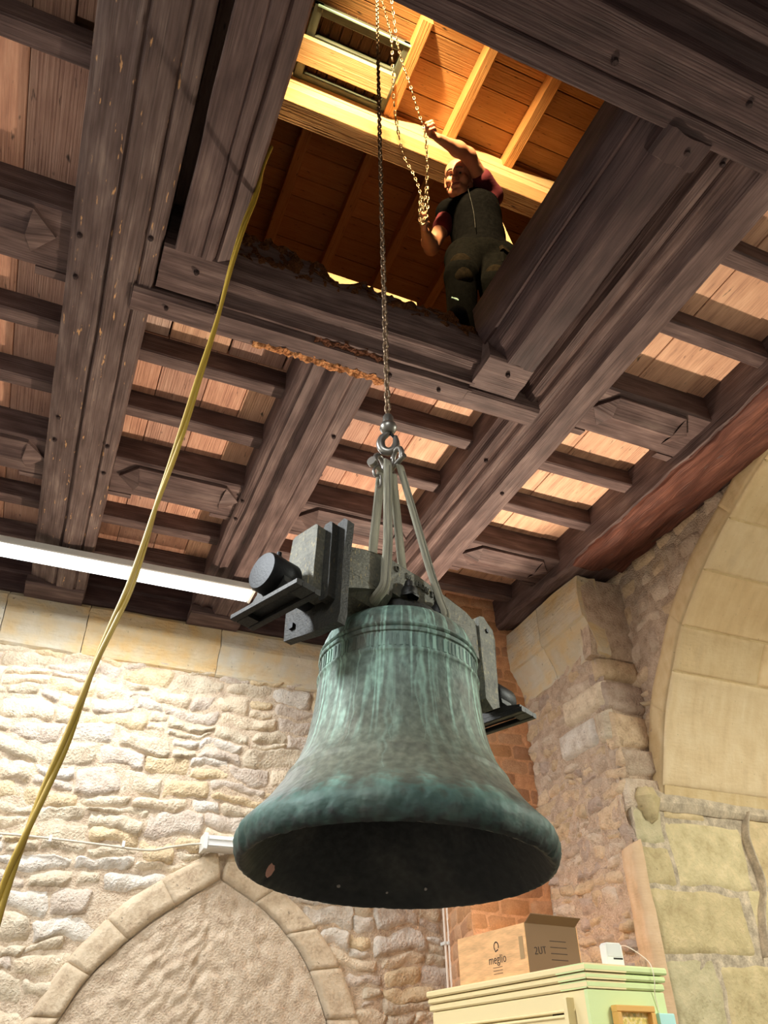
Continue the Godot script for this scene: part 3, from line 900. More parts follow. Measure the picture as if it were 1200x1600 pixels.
func back_wall() -> void:
	var Z := -5.65
	var w := struct("wall_back", "limewashed rubble stone back wall with a blocked pointed arch")
	obj("wall_core", bar(Vector3(-3.5, 0, Z - 0.5), Vector3(3.8, 4.95, Z - 0.03), "x"), M.limewash, w)
	var map := plane_map(Vector3(0, 0, Z), Vector3.RIGHT, Vector3.UP, Vector3.BACK)
	obj("mortar", sheet(-3.4, 3.3, 0.0, 4.6, map, -0.006, 0.016, 0.07, 4.0), M.mortar, w)
	# pointed arch: inner and outer edge, left foot to apex to right foot
	var inl := [Vector2(0.05, 1.4), Vector2(0.20, 1.7), Vector2(0.36, 1.98), Vector2(0.52, 2.24), Vector2(0.82, 2.52), Vector2(1.22, 2.79)]
	var outl := [Vector2(-0.18, 1.4), Vector2(0.0, 1.7), Vector2(0.17, 1.98), Vector2(0.36, 2.33), Vector2(0.67, 2.67), Vector2(1.18, 3.0)]
	var inr := [Vector2(2.12, 1.4), Vector2(2.06, 1.7), Vector2(1.99, 1.98), Vector2(1.84, 2.31), Vector2(1.57, 2.59), Vector2(1.22, 2.79)]
	var outr := [Vector2(2.36, 1.4), Vector2(2.30, 1.7), Vector2(2.23, 1.98), Vector2(2.07, 2.34), Vector2(1.78, 2.66), Vector2(1.26, 3.0)]
	var inside := func(u: float, v: float) -> bool:
		if v > 3.02 or v < 1.2:
			return false
		for k in 40:
			var a := curve_at(outl, k / 40.0)
			var b := curve_at(outr, k / 40.0)
			if absf(a.y - v) < 0.04:
				return u > a.x + 0.02 and u < b.x - 0.02
		return false
	rubble(w, map, -1.15, 2.9, 1.75, 4.27, Vector2(0.08, 0.16), Vector2(0.16, 0.46), 0.001, 0.014, 0.02, 0.045, M.stone, func(u: float, v: float) -> bool: return not inside.call(u, v), "stone", 0.018)
	for side in 2:
		var il: Array = inl if side == 0 else inr
		var ol: Array = outl if side == 0 else outr
		var cuts := [0.0, 0.22, 0.42, 0.58, 0.72, 0.86, 1.0]
		for k in 6:
			var t0: float = maxf(0.0, cuts[k] - 0.006)
			var t1: float = minf(1.0, cuts[k + 1] + 0.006)
			var f := func(s: float, t: float) -> Vector2:
				if side == 0:
					return curve_at(ol, lerpf(t0, t1, t)).lerp(curve_at(il, lerpf(t0, t1, t)), s)
				return curve_at(il, lerpf(t0, t1, t)).lerp(curve_at(ol, lerpf(t0, t1, t)), s)
			obj("arch_stone", stone(f, map, 0.04, 0.004, 0.0, 0.008, 0.0, 0.03, 0.02), M.plaster_ring, w)
	# tooled infill with rough diagonal grooves
	var fill := func(s: float, t: float) -> Vector2: return curve_at(inl, t * 0.999).lerp(curve_at(inr, t * 0.999), s)
	var st := begin()
	st.set_smooth_group(1)
	var n := 72
	var pts: Array[Vector3] = []
	for j in n + 1:
		for i in n + 1:
			var p: Vector2 = fill.call(float(i) / n, float(j) / n)
			var dx := p.x - 1.2
			var tool := sin((absf(dx) * 1.3 + p.y) * 62.0 + nz.get_noise_2d(p.x * 6, p.y * 6) * 3.0) * 0.0045 * smoothstep(2.62, 2.3, p.y) * smoothstep(0.55, 0.3, absf(dx))
			var d := 0.012 + tool + nf.get_noise_2d(p.x * 6, p.y * 6) * 0.02 - 0.02 * exp(-pow((dx + 0.05 + nz.get_noise_2d(0, p.y * 8) * 0.04) / 0.015, 2)) * (1.0 if p.y < 2.5 else 0.2)
			pts.append(map.call(p.x, p.y, d))
	for j in n:
		for i in n:
			var a := j * (n + 1) + i
			quad(st, pts[a], pts[a + 1], pts[a + n + 2], pts[a + n + 1], Vector2.ZERO, Vector2.RIGHT, Vector2.ONE, Vector2.UP)
	obj("arch_infill", done(st), M.mortar, w)
	# cornice blocks below the wall plate
	var c := struct("trim_1", "stained stone cornice along the top of the back wall")
	var xs := [-1.6, -0.55, 0.02, 1.02, 1.92, 2.75]
	for i in xs.size() - 1:
		var pr := PackedVector2Array([Vector2(-5.72, 4.61), Vector2(-5.72, 4.24), Vector2(-5.655, 4.24), Vector2(-5.635, 4.255), Vector2(-5.63, 4.28), Vector2(-5.615, 4.33), Vector2(-5.585, 4.39), Vector2(-5.55, 4.43), Vector2(-5.535, 4.45), Vector2(-5.53, 4.58), Vector2(-5.55, 4.61)])
		obj("cornice_stone", sweep(pr, float(xs[i]) + 0.003, float(xs[i + 1]) - 0.003, "x", 0.013, 0.04, 0.03), M.cornice[i % 3], c)
	# painted brick pillar in the corner: front face and splayed left face
	var fm := plane_map(Vector3(0, 0, -4.82), Vector3.RIGHT, Vector3.UP, Vector3.BACK)
	var p := struct("trim_2", "orange painted brick pillar in the corner")
	obj("brick_core", xform(sweep(PackedVector2Array([Vector2(2.662, 4.82), Vector2(3.4, 4.82), Vector2(3.4, 5.66), Vector2(2.902, 5.66)]), 0.0, 4.9, "z"), Transform3D(Basis(Vector3(1, 0, 0), Vector3(0, 0, -1), Vector3(0, 1, 0)), Vector3.ZERO)), M.brick_joint, p)
	var dir := Vector3(2.66 - 2.9, 0, -4.82 + 5.65)
	var len := dir.length()
	dir = dir.normalized()
	var sm := plane_map(Vector3(2.9, 0, -5.65), dir, Vector3.UP, dir.cross(Vector3.UP))
	var v := 1.5
	var row := 0
	while v < 4.85:
		var h := 0.103
		var u := 2.66 - (0.11 if row % 2 else 0.0)
		while u < 3.29:
			var a := maxf(u, 2.662)
			var b2 := minf(u + 0.225, 3.3)
			if b2 - a > 0.03:
				obj("brick", stone(corners(a + 0.003, b2 - 0.005, v + 0.005, v + h - 0.005), fm, 0.005 + rng.randf() * 0.004, 0.004, 0.012, 0.006, 0.03, 0.05, 0.001), M.brick[rng.randi() % 4], p)
			u += 0.225
		u = len + (0.11 if row % 2 else 0.0)
		while u > 0.02:
			var b3 := minf(u, len - 0.003)
			var a3 := maxf(u - 0.225, 0.0)
			if b3 - a3 > 0.03:
				obj("brick", stone(corners(a3 + 0.003, b3 - 0.005, v + 0.005, v + h - 0.005), sm, 0.005 + rng.randf() * 0.004, 0.004, 0.012, 0.006, 0.03, 0.05, 0.001), M.brick[rng.randi() % 4], p)
			u -= 0.225
		v += h
		row += 1


func right_wall() -> void:
	var w := struct("wall_right", "stone wall on the right with a rubble pier and a tall pointed arch")
	# pier, its face towards the room at x 3.28
	var px := 3.28
	obj("pier_core", bar(Vector3(px + 0.01, 0, -5.2), Vector3(3.6, 4.62, -3.91), "z"), M.mortar_grey, w)
	var pm := func(u: float, v: float, d: float) -> Vector3: return Vector3(px - d, v, u)
	obj("mortar", sheet(-4.85, -3.9, 0.0, 4.2, pm, 0.004, 0.02, 0.05, 6.0), M.mortar_grey, w)
	# dressed quoins at the top front corner, plaster strip below
	var quoin := [[-4.33, -3.88, 3.62, 3.82], [-4.42, -4.02, 3.42, 3.61], [-4.0, -3.88, 3.40, 3.61]]
	for q in quoin:
		obj("quoin", stone(corners(q[0], q[1], q[2], q[3]), pm, 0.04, 0.006, 0.01, 0.012, 0.03, 0.03), M.stone[rng.randi() % 3], w)
	obj("plaster_strip", stone(func(s: float, t: float) -> Vector2: return Vector2(lerpf(-4.06 + 0.05 * t, -3.865, s), lerpf(1.4, 2.80, t)), pm, 0.03, 0.006, 0.012, 0.015, 0.02, 0.04), M.plaster_pink, w)
	rubble(w, pm, -4.84, -3.88, 1.5, 4.0, Vector2(0.07, 0.14), Vector2(0.09, 0.24), 0.0, 0.014, 0.024, 0.04, M.pier, func(u: float, v: float) -> bool: return not (u > -4.44 and v > 3.41 and v < 3.83) and not (u > -4.03 and v < 2.78), "stone", 0.016)
	# bare stones showing through the plaster low on the pier
	for q in [[-4.14, -4.0, 2.33, 2.42], [-4.17, -4.02, 2.20, 2.31], [-4.2, -4.06, 2.06, 2.18], [-4.05, -3.95, 2.05, 2.2]]:
		obj("stone", stone(corners(q[0], q[1], q[2], q[3]), pm, 0.045, 0.012, 0.03, 0.02, 0.35), [M.ashlar[0], M.pier[2], M.pier[3], M.pier[4]][rng.randi() % 4], w)
	# narrow shaded face of the pier towards the camera
	var fm := func(u: float, v: float, d: float) -> Vector3: return Vector3(u, v, -3.9 + d)
	var rows := [2.95, 3.18, 3.37, 3.6, 3.82, 4.0]
	for i in 5:
		obj("quoin", stone(corners(px - 0.02, 3.6, rows[i], rows[i + 1]), fm, 0.03, 0.01, 0.015, 0.015, 0.04, 0.035), M.pier[i % 5], w)
	# moulded pier cornice, turned round the corner
	var c := struct("trim_3", "moulded stone cornice on the pier below the wall plate")
	var prof := PackedVector2Array([Vector2(3.36, 4.60), Vector2(3.36, 3.98), Vector2(3.28, 3.985), Vector2(3.255, 4.0), Vector2(3.25, 4.06), Vector2(3.225, 4.14), Vector2(3.19, 4.21), Vector2(3.175, 4.25), Vector2(3.16, 4.26), Vector2(3.155, 4.44), Vector2(3.17, 4.585)])
	var pc := PackedVector2Array()
	for q in prof:
		pc.append(Vector2(minf(q.x + 0.02, 3.36), q.y))
	for e in [[-4.9, -4.36, 0], [-4.355, -3.84, 1]]:
		obj("cornice_stone", sweep(pc, e[0], e[1], "z", 0.014, 0.04, 0.03), M.cornice[e[2]], c)
	obj("cornice_stone", sweep(PackedVector2Array([Vector2(-3.9, 4.60), Vector2(-3.95, 3.98), Vector2(-3.87, 3.985), Vector2(-3.85, 4.06), Vector2(-3.84, 4.14), Vector2(-3.835, 4.44), Vector2(-3.84, 4.585)]), 3.22, 3.62, "x", 0.012, 0.04, 0.04), M.pier[1], c)
	# wall above the arch, at x 3.58
	var wx := 3.58
	var outer := [Vector2(-4.02, 3.0), Vector2(-3.97, 3.16), Vector2(-3.79, 3.65), Vector2(-3.59, 3.92), Vector2(-3.42, 4.13), Vector2(-3.11, 4.40), Vector2(-2.78, 4.58), Vector2(-2.41, 4.78), Vector2(-1.9, 4.95)]
	var inner := [Vector2(-3.87, 3.0), Vector2(-3.83, 3.12), Vector2(-3.66, 3.52), Vector2(-3.49, 3.78), Vector2(-3.33, 3.99), Vector2(-3.02, 4.25), Vector2(-2.70, 4.45), Vector2(-2.34, 4.62), Vector2(-1.9, 4.76)]
	var wm := func(u: float, v: float, d: float) -> Vector3: return Vector3(wx - d, v, u)
	var top := func(s: float, t: float) -> Vector2:
		var e := curve_at(outer, s)
		return Vector2(e.x, lerpf(e.y, 5.0, t))
	obj("wall_core", stone(top, wm, 0.0, 0.0, 0.0, 0.001, 0.0, 0.06, 0.0), M.mortar_grey, w)
	obj("wall_core", bar(Vector3(wx + 0.05, 4.6, -4.1), Vector3(4.1, 4.95, 0.2), "z"), M.mortar_grey, w)
	rubble(w, wm, -4.0, -2.6, 3.1, 4.75, Vector2(0.12, 0.22), Vector2(0.14, 0.3), 0.012, 0.03, 0.03, 0.04, M.pier, func(u: float, v: float) -> bool:
		for k in 60:
			var e := curve_at(outer, k / 60.0)
			if absf(e.x - u) < 0.03:
				return v > e.y + 0.06
		return false)
	for k in 4:
		var t0 := maxf(0.0, k / 4.0 - 0.008)
		var t1 := minf(1.0, (k + 1) / 4.0 + 0.008)
		var f := func(s: float, t: float) -> Vector2: return curve_at(inner, lerpf(t1, t0, s)).lerp(curve_at(outer, lerpf(t1, t0, s)), t)
		obj("arch_stone", stone(f, wm, 0.035, 0.003, 0.0, 0.004, 0.0, 0.025, 0.05), M.plaster, w)
	# soffit of the arch: dressed blocks right through the wall
	var back := func(u: float, v: float, d: float) -> Vector3:
		var q := curve_at(inner, clampf(v, 0.0, 1.0))
		var dn := (curve_at(inner, clampf(v + 0.01, 0.0, 1.0)) - curve_at(inner, clampf(v - 0.01, 0.0, 1.0))).normalized()
		return Vector3(u, q.y - dn.x * d, q.x + dn.y * d)
	obj("mortar", sheet(3.56, 5.3, 0.0, 1.0, back, -0.003, 0.0, 0.04), M.plaster, w)
	var cuts := [0.125, 0.36, 0.50, 0.62, 0.74, 0.87, 1.0]
	for k in 6:
		var xs := [3.545, 4.42, 5.3] if k % 2 == 0 else [3.545, 4.25, 5.3]
		for e in 2:
			var t0: float = cuts[k]
			var t1: float = cuts[k + 1]
			var mp := func(u: float, v: float, d: float) -> Vector3:
				var q := curve_at(inner, clampf(v, 0.0, 1.0))
				var q2 := curve_at(inner, clampf(v + 0.01, 0.0, 1.0))
				var q1 := curve_at(inner, clampf(v - 0.01, 0.0, 1.0))
				var dn := (q2 - q1).normalized()
				return Vector3(u, q.y - dn.x * d, q.x + dn.y * d)
			var u0: float = xs[e]
			var u1: float = xs[e + 1]
			# keep real proportions for the edge: measure along the curve
			var l := curve_at(inner, t0).distance_to(curve_at(inner, t1))
			var fs := func(s: float, t: float) -> Vector2: return Vector2(lerpf(u0 + 0.002, u1 - 0.002, s), lerpf(t0 + 0.001, t1 - 0.001, t))
			obj("arch_stone", soffit(fs, mp, u1 - u0, l), M.ashlar[(k + e) % 3], w)
	# ledge and jamb blocks below the springing
	var jm := func(u: float, v: float, d: float) -> Vector3: return Vector3(u, v, -3.88 + d)
	obj("jamb_core", bar(Vector3(3.30, 0, -4.4), Vector3(5.5, 3.1, -3.879), "x"), M.cement, w)
	obj("mortar_ledge", sweep(PackedVector2Array([Vector2(-3.95, 3.12), Vector2(-3.95, 3.0), Vector2(-3.87, 2.985), Vector2(-3.84, 3.02), Vector2(-3.845, 3.06), Vector2(-3.88, 3.10)]), 3.4, 5.3, "x", 0.022, 0.03, 0.03), M.cement, w)
	obj("corbel_fragment", xform(lathe(PackedVector2Array([Vector2(0.0, 0.11), Vector2(0.05, 0.10), Vector2(0.09, 0.04), Vector2(0.08, -0.02), Vector2(0.04, -0.09), Vector2(0.0, -0.11)]), 14, func(q: Vector2, t: float) -> Vector2: return Vector2(nf.get_noise_2d(cos(t) * 2, sin(t) * 2 + q.y * 8) * 0.03, 0)), Transform3D(Basis(), Vector3(3.42, 3.0, -3.88))), M.olive[1], w)
	for q in [[3.30, 3.52, 2.78, 2.97, 3], [3.53, 3.86, 2.93, 3.0, 2], [3.522, 4.12, 2.55, 2.925, 0], [3.305, 3.52, 2.545, 2.775, 1], [4.16, 4.9, 2.58, 3.0, 2], [3.305, 4.0, 2.185, 2.543, 1], [4.05, 4.8, 2.155, 2.575, 0], [3.305, 3.66, 1.80, 2.18, 3], [3.67, 4.5, 1.75, 2.15, 1], [3.305, 4.0, 1.40, 1.78, 0]]:
		obj("jamb_stone", stone(corners(q[0] + 0.004, q[1] - 0.004, q[2] + 0.004, q[3] - 0.004), jm, 0.009, 0.007, 0.02, 0.008, 0.02, 0.03, 0.003), M.olive[q[4]], w)
	var vm := smooth_path(PackedVector3Array([Vector3(4.2, 3.02, -3.862), Vector3(4.13, 2.85, -3.858), Vector3(4.16, 2.6, -3.86), Vector3(4.08, 2.42, -3.857), Vector3(4.03, 2.2, -3.86)]), 5)
	obj("mortar_repair", tube(vm, 0.045, 10, 0.006, Vector3.BACK.cross(Vector3.UP)), M.cement, w)
	# space beyond the arch, closed
	obj("wall_core", bar(Vector3(3.5, 4.96, -4.4), Vector3(5.5, 5.1, 0.6), "z"), M.limewash, w)
	obj("wall_core", bar(Vector3(5.3, 0, -4.4), Vector3(5.5, 5.0, 3.5), "z"), M.limewash, w)
	obj("wall_core", bar(Vector3(3.6, 0, 0.2), Vector3(5.5, 5.0, 0.6), "x"), M.limewash, w)
	obj("wall_core", bar(Vector3(3.3, 0, 0.0), Vector3(3.6, 4.95, 3.4), "z"), M.limewash, w)


func soffit(fs: Callable, mp: Callable, w: float, l: float) -> Mesh:
	var n := 18
	var st := begin()
	st.set_smooth_group(1)
	var pts: Array[Vector3] = []
	for j in n + 1:
		for i in n + 1:
			var s := sin((float(i) / n * 2 - 1) * PI / 2) * 0.5 + 0.5
			var t := sin((float(j) / n * 2 - 1) * PI / 2) * 0.5 + 0.5
			var p: Vector2 = fs.call(s, t)
			var f := smoothstep(0.0, 0.012, minf(minf(s, 1 - s) * w, minf(t, 1 - t) * l))
			var ww: Vector3 = mp.call(p.x, p.y, 0.0)
			pts.append(mp.call(p.x, p.y, -0.006 + f * (0.012 + nf.get_noise_3dv(ww * 6) * 0.008)))
	for j in n:
		for i in n:
			var a := j * (n + 1) + i
			quad(st, pts[a], pts[a + 1], pts[a + n + 2], pts[a + n + 1], Vector2.ZERO, Vector2.RIGHT, Vector2.ONE, Vector2.UP)
	return done(st)


func other_walls() -> void:
	var f := struct("floor", "plain dull floor of the ringing room")
	obj("floor_slab", bar(Vector3(-3.6, -0.2, -5.7), Vector3(5.5, 0, 3.5), "x"), M.floor, f)
	var l := struct("wall_left", "plain limewashed wall on the left, out of view")
	obj("wall_core", bar(Vector3(-3.6, 0, -5.7), Vector3(-3.3, 4.95, 3.5), "z"), M.limewash, l)
	var b := struct("wall_front", "plain limewashed wall behind the camera")
	obj("wall_core", bar(Vector3(-3.6, 0, 3.2), Vector3(5.5, 4.95, 3.5), "x"), M.limewash, b)


# ---------------------------------------------------------------- room above the trapdoor
func attic() -> void:
	var c := struct("ceiling_upper", "boarded ceiling of the chamber above, with lighter joists")
	var z := -5.9
	while z < 1.4:
		var w := rng.randf_range(0.17, 0.24)
		obj("board", bar(Vector3(-1.2, 7.6 + rng.randf_range(-0.004, 0.004), z + 0.003), Vector3(2.9, 7.63, z + w - 0.003), "x", 0.003), M.board[rng.randi() % 3], c)
		z += w
	obj("roof_deck", bar(Vector3(-1.3, 7.635, -6.0), Vector3(3.0, 7.7, 1.6), "x"), M.redboard, c)
	for x in [-0.76, -0.26, 0.24, 0.74, 1.265, 1.77, 2.295]:
		var z1 := -1.9 if absf(x - 1.265) < 0.01 else 1.4
		if absf(x - 0.74) < 0.01:
			z1 = -2.75
		obj("joist", bar(Vector3(x - 0.042, 7.47, -5.9), Vector3(x + 0.042, 7.6, z1), "z", 0.006, 0.004), M.board[1], c)
	var fu := struct("floor_upper_added", "dark boards added over the unseen upper floor round the trapdoor to cut bounced light")  # dark layer added to cut light bouncing and leaking from above
	for q in [[-1.2, 2.84, -5.95, -2.64], [-1.2, -0.47, -2.63, 1.5], [-0.46, 2.84, -0.44, 1.5], [2.34, 2.84, -2.63, -0.45]]:
		var zz: float = q[2]
		while zz < q[3]:
			var z2 := minf(zz + 0.42, q[3])
			obj("added_floor_board", bar(Vector3(q[0], 4.913, zz + 0.002), Vector3(q[1], 4.928, z2 - 0.002), "x", 0.002), M.redboard, fu)
			zz += 0.42
	var wr := struct("wall_upper_right", "dark red boarded right wall of the upper chamber")
	for k in 11:
		obj("board", bar(Vector3(2.84, 4.92 + k * 0.245, -6), Vector3(2.87, 4.92 + k * 0.245 + 0.238, 1.5), "z", 0.004), M.redboard, wr)
	obj("wall_core", bar(Vector3(2.872, 4.9, -6), Vector3(3.0, 7.7, 1.6), "z"), M.redboard, wr)
	var wl := struct("wall_upper_left", "dark left wall of the upper chamber")
	obj("wall_core", bar(Vector3(-1.3, 4.9, -6), Vector3(-1.2, 7.7, 1.6), "z"), M.redboard, wl)
	var wb := struct("wall_upper_back", "dark back wall of the upper chamber")
	obj("wall_core", bar(Vector3(-1.3, 4.9, -6.1), Vector3(3.0, 7.7, -5.95), "x"), M.redboard, wb)
	var wf := struct("wall_upper_front", "near wall of the upper chamber, out of view")
	obj("wall_core", bar(Vector3(-1.3, 4.9, 1.5), Vector3(3.0, 7.7, 1.6), "x"), M.redboard, wf)
	# new timber
	var b := thing("new_beam", "large new pale timber beam above the man, lit yellow, made of stacked boards", "beam", Vector3(0.9, 7.12, -2.66))
	var ys := [7.12, 7.31, 7.41, 7.47]
	var tops := [7.305, 7.405, 7.467, 7.56]
	for i in 4:
		obj("board", bar(Vector3(-1.2, ys[i], -2.75), Vector3(2.79, tops[i], -2.6 - (0.004 if i % 2 else 0.0)), "x", 0.004, 0.002), M.pine_rough if i == 0 else M.pine, b)
	tag(obj("short_plank", bar(Vector3(0.41, 7.41, -2.46), Vector3(1.19, 7.46, -2.29), "x", 0.004, 0.002), M.pine), "short new plank across the grey-green hatch frame, left of the chains", "plank")
	var f := thing("hatch_frame", "old grey-green painted hatch frame with dark slatted openings in the upper ceiling", "hatch frame", Vector3(0.88, 7.5, -2.5))
	for q in [[0.52, 1.24, -2.16, -2.10], [0.52, 1.24, -2.40, -2.29], [0.52, 1.24, -2.64, -2.56], [0.52, 1.24, -2.92, -2.84]]:
		obj("rail", bar(Vector3(q[0], 7.50, q[2]), Vector3(q[1], 7.56, q[3]), "x", 0.004), M.greygreen, f)
	obj("edge_strip", bar(Vector3(0.54, 7.485, -2.105), Vector3(1.225, 7.50, -2.092), "x", 0.002), M.cyan, f)
	for x in [0.52, 1.18]:
		obj("stile", bar(Vector3(x, 7.495, -2.92), Vector3(x + 0.06, 7.565, -2.10), "z", 0.004), M.greygreen, f)
	for k in 9:
		obj("slat", bar(Vector3(0.53 + k * 0.075, 7.565, -2.9), Vector3(0.53 + k * 0.075 + 0.068, 7.59, -2.1), "z", 0.004), M.redboard, f)
	var br := thing("brace", "slanting new pale timber brace behind the man's left side", "brace", Vector3(2.46, 4.95, -2.64))
	obj("timber", strut(Vector3(2.44, 4.92, -2.66), Vector3(1.98, 7.11, -2.66), 0.2, 0.05, Vector3.BACK), M.pine, br)
	tag(obj("edging_plank", bar(Vector3(0.2, 4.915, -2.71), Vector3(1.42, 5.43, -2.65), "x", 0.004, 0.002), M.pine), "new pale plank on edge behind the rotten trimmer of the trapdoor", "plank")
	tag(obj("edging_plank", bar(Vector3(1.72, 4.96, -2.62), Vector3(1.78, 5.06, -1.5), "z", 0.004, 0.002), M.pine), "narrow new pale plank on the trapdoor's right side below the brace", "plank")
	# unseen lamp, placed to light the new beam and the man
	var l := thing("unseen_work_lamp", "unseen warm lamp in the upper chamber, placed to light the new beam and the man", "lamp", Vector3(0.3, 4.95, -0.5))
	obj("stand", tube(PackedVector3Array([Vector3(0.3, 4.95, -0.5), Vector3(0.3, 6.0, -0.5), Vector3(0.3, 7.05, -0.5)]), 0.02), M.black_iron, l)
	var head := Vector3(0.3, 7.1, -0.55)
	var aim := Vector3(1.45, 6.55, -2.7)
	var glow := StandardMaterial3D.new()
	glow.albedo_color = Color.WHITE
	glow.emission_enabled = true
	glow.emission = Color(1.0, 0.86, 0.6)
	glow.emission_energy_multiplier = 4.0
	obj("lamp_glass", strut(head, head + (aim - head).normalized() * 0.02, 0.16, 0.12, Vector3.UP), glow, l)
	obj("housing", strut(head - (aim - head).normalized() * 0.08, head - (aim - head).normalized() * 0.005, 0.2, 0.16, Vector3.UP), M.yellow, l)
	var s := SpotLight3D.new()
	s.name = "unseen_work_light"
	add_child(s)
	s.look_at_from_position(head + (aim - head).normalized() * 0.05, aim)
	s.light_color = Color(1.0, 0.86, 0.62)
	s.light_energy = 32.0
	s.spot_angle = 36.0
	s.spot_angle_attenuation = 0.6
	s.spot_range = 12.0
	s.spot_attenuation = 2.0
	s.light_size = 0.06
	s.shadow_enabled = true


# ---------------------------------------------------------------- bell
var bell_t := Transform3D(Basis(Vector3(0.9986, -0.0529, 0.0), Vector3(0.0530, 0.9983, -0.0219), Vector3(0.0012, 0.0219, 0.9998)), Vector3(0.713, 1.978, -1.6))


func hs_t() -> Transform3D:
	return bell_t * Transform3D(Basis(Vector3(0.9135, 0, -0.4067), Vector3.UP, Vector3(0.4067, 0, 0.9135)), Vector3.ZERO)


func bell() -> void:
	var t := thing("bell", "big green and brown weathered bronze bell hanging mouth-down in the middle", "bell")
	t.transform = bell_t
	var out := PackedVector2Array([Vector2(0.0, 0.575), Vector2(0.06, 0.575), Vector2(0.105, 0.572), Vector2(0.14, 0.563), Vector2(0.163, 0.55), Vector2(0.178, 0.533), Vector2(0.186, 0.512), Vector2(0.189, 0.492), Vector2(0.1945, 0.489), Vector2(0.196, 0.485), Vector2(0.1945, 0.481), Vector2(0.191, 0.479), Vector2(0.195, 0.475), Vector2(0.1965, 0.471), Vector2(0.195, 0.466), Vector2(0.1915, 0.464), Vector2(0.192, 0.445), Vector2(0.193, 0.424), Vector2(0.197, 0.421), Vector2(0.1975, 0.417), Vector2(0.196, 0.413), Vector2(0.194, 0.41), Vector2(0.195, 0.39), Vector2(0.197, 0.36), Vector2(0.200, 0.33), Vector2(0.205, 0.29), Vector2(0.213, 0.25), Vector2(0.226, 0.212), Vector2(0.243, 0.182), Vector2(0.2475, 0.178), Vector2(0.2515, 0.172), Vector2(0.252, 0.165), Vector2(0.2545, 0.16), Vector2(0.27, 0.137), Vector2(0.286, 0.114), Vector2(0.303, 0.094), Vector2(0.319, 0.077), Vector2(0.331, 0.064), Vector2(0.339, 0.051), Vector2(0.342, 0.038), Vector2(0.341, 0.026), Vector2(0.338, 0.013), Vector2(0.331, 0.0), Vector2(0.325, -0.003), Vector2(0.318, 0.0), Vector2(0.305, 0.02), Vector2(0.285, 0.05), Vector2(0.255, 0.09), Vector2(0.222, 0.15), Vector2(0.198, 0.22), Vector2(0.183, 0.3), Vector2(0.174, 0.4), Vector2(0.16, 0.49), Vector2(0.11, 0.53), Vector2(0.0, 0.54)])
	var rough := func(q: Vector2, a: float) -> Vector2:
		var k := smoothstep(0.085, 0.045, q.y) * smoothstep(0.30, 0.325, q.x)
		var p := Vector3(cos(a), q.y * 3.0, sin(a))
		var n := nf.get_noise_3dv(p * 9) * 0.0025 + nf.get_noise_3dv(p * 30) * 0.005
		var chip := -maxf(0.0, nf.get_noise_3dv(p * 3.5 + Vector3(4, 0, 2)) - 0.27) * 0.02
		return Vector2(n + chip, absf(n) * 0.6) * k + Vector2(nz.get_noise_3dv(p * 4), 0) * 0.0008
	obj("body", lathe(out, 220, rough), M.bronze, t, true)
	# worn raised letter panels round the shoulder
	var st := begin()
	st.set_smooth_group(-1)
	var a := 0.0
	while a < TAU - 0.1:
		var w := rng.randf_range(0.05, 0.12)
		for q in [[0.0, w * 0.3], [w * 0.6, w]]:
			var t0 := a + float(q[0])
			var t1 := a + float(q[1])
			var r := 0.1938
			var y0 := 0.427
			var y1 := 0.459
			var d0 := Vector3(cos(t0), 0, sin(t0))
			var d1 := Vector3(cos(t1), 0, sin(t1))
			var p := [d0 * r + Vector3(0, y0, 0), d1 * r + Vector3(0, y0, 0), d1 * r + Vector3(0, y1, 0), d0 * r + Vector3(0, y1, 0)]
			var i := [d0 * 0.19 + Vector3(0, y0, 0), d1 * 0.19 + Vector3(0, y0, 0), d1 * 0.19 + Vector3(0, y1, 0), d0 * 0.19 + Vector3(0, y1, 0)]
			var u := Vector2(t0 / TAU, 0.2)
			quad(st, p[3], p[2], p[1], p[0], u, u, u, u)
			for k in 4:
				var k2 := (k + 1) % 4
				quad(st, p[k], p[k2], i[k2], i[k], u, u, u, u)
		a += w + rng.randf_range(0.02, 0.09)
	stuff(obj("worn_inscription", done(st), M.bronze, t, true))
	# bare coppery patch and a few scratches inside the far rim
	for q in [[-0.212, 0.028, -0.215, 0.02, 0], [-0.02, 0.034, -0.298, 0.006, 1], [0.10, 0.03, -0.285, 0.005, 1], [0.18, 0.036, -0.235, 0.005, 1]]:
		var n := Vector3(-q[0], -0.6 * 0.3, -q[2]).normalized()
		var blob := lathe(PackedVector2Array([Vector2(0.0, 0.004), Vector2(q[3] * 0.7, 0.003), Vector2(q[3], -0.004)]), 12, func(p: Vector2, an: float) -> Vector2: return Vector2(nf.get_noise_2d(cos(an) * 3, sin(an) * 3) * p.x * 0.9, 0))
		var m = mat(c8(196, 150, 132), 0.8, 0.0) if q[4] == 0 else M.steel
		obj("bare_patch" if q[4] == 0 else "scratch", xform(blob, Transform3D(Basis(Quaternion(Vector3.UP, n)), Vector3(q[0], q[1], q[2]))), m, t, true)


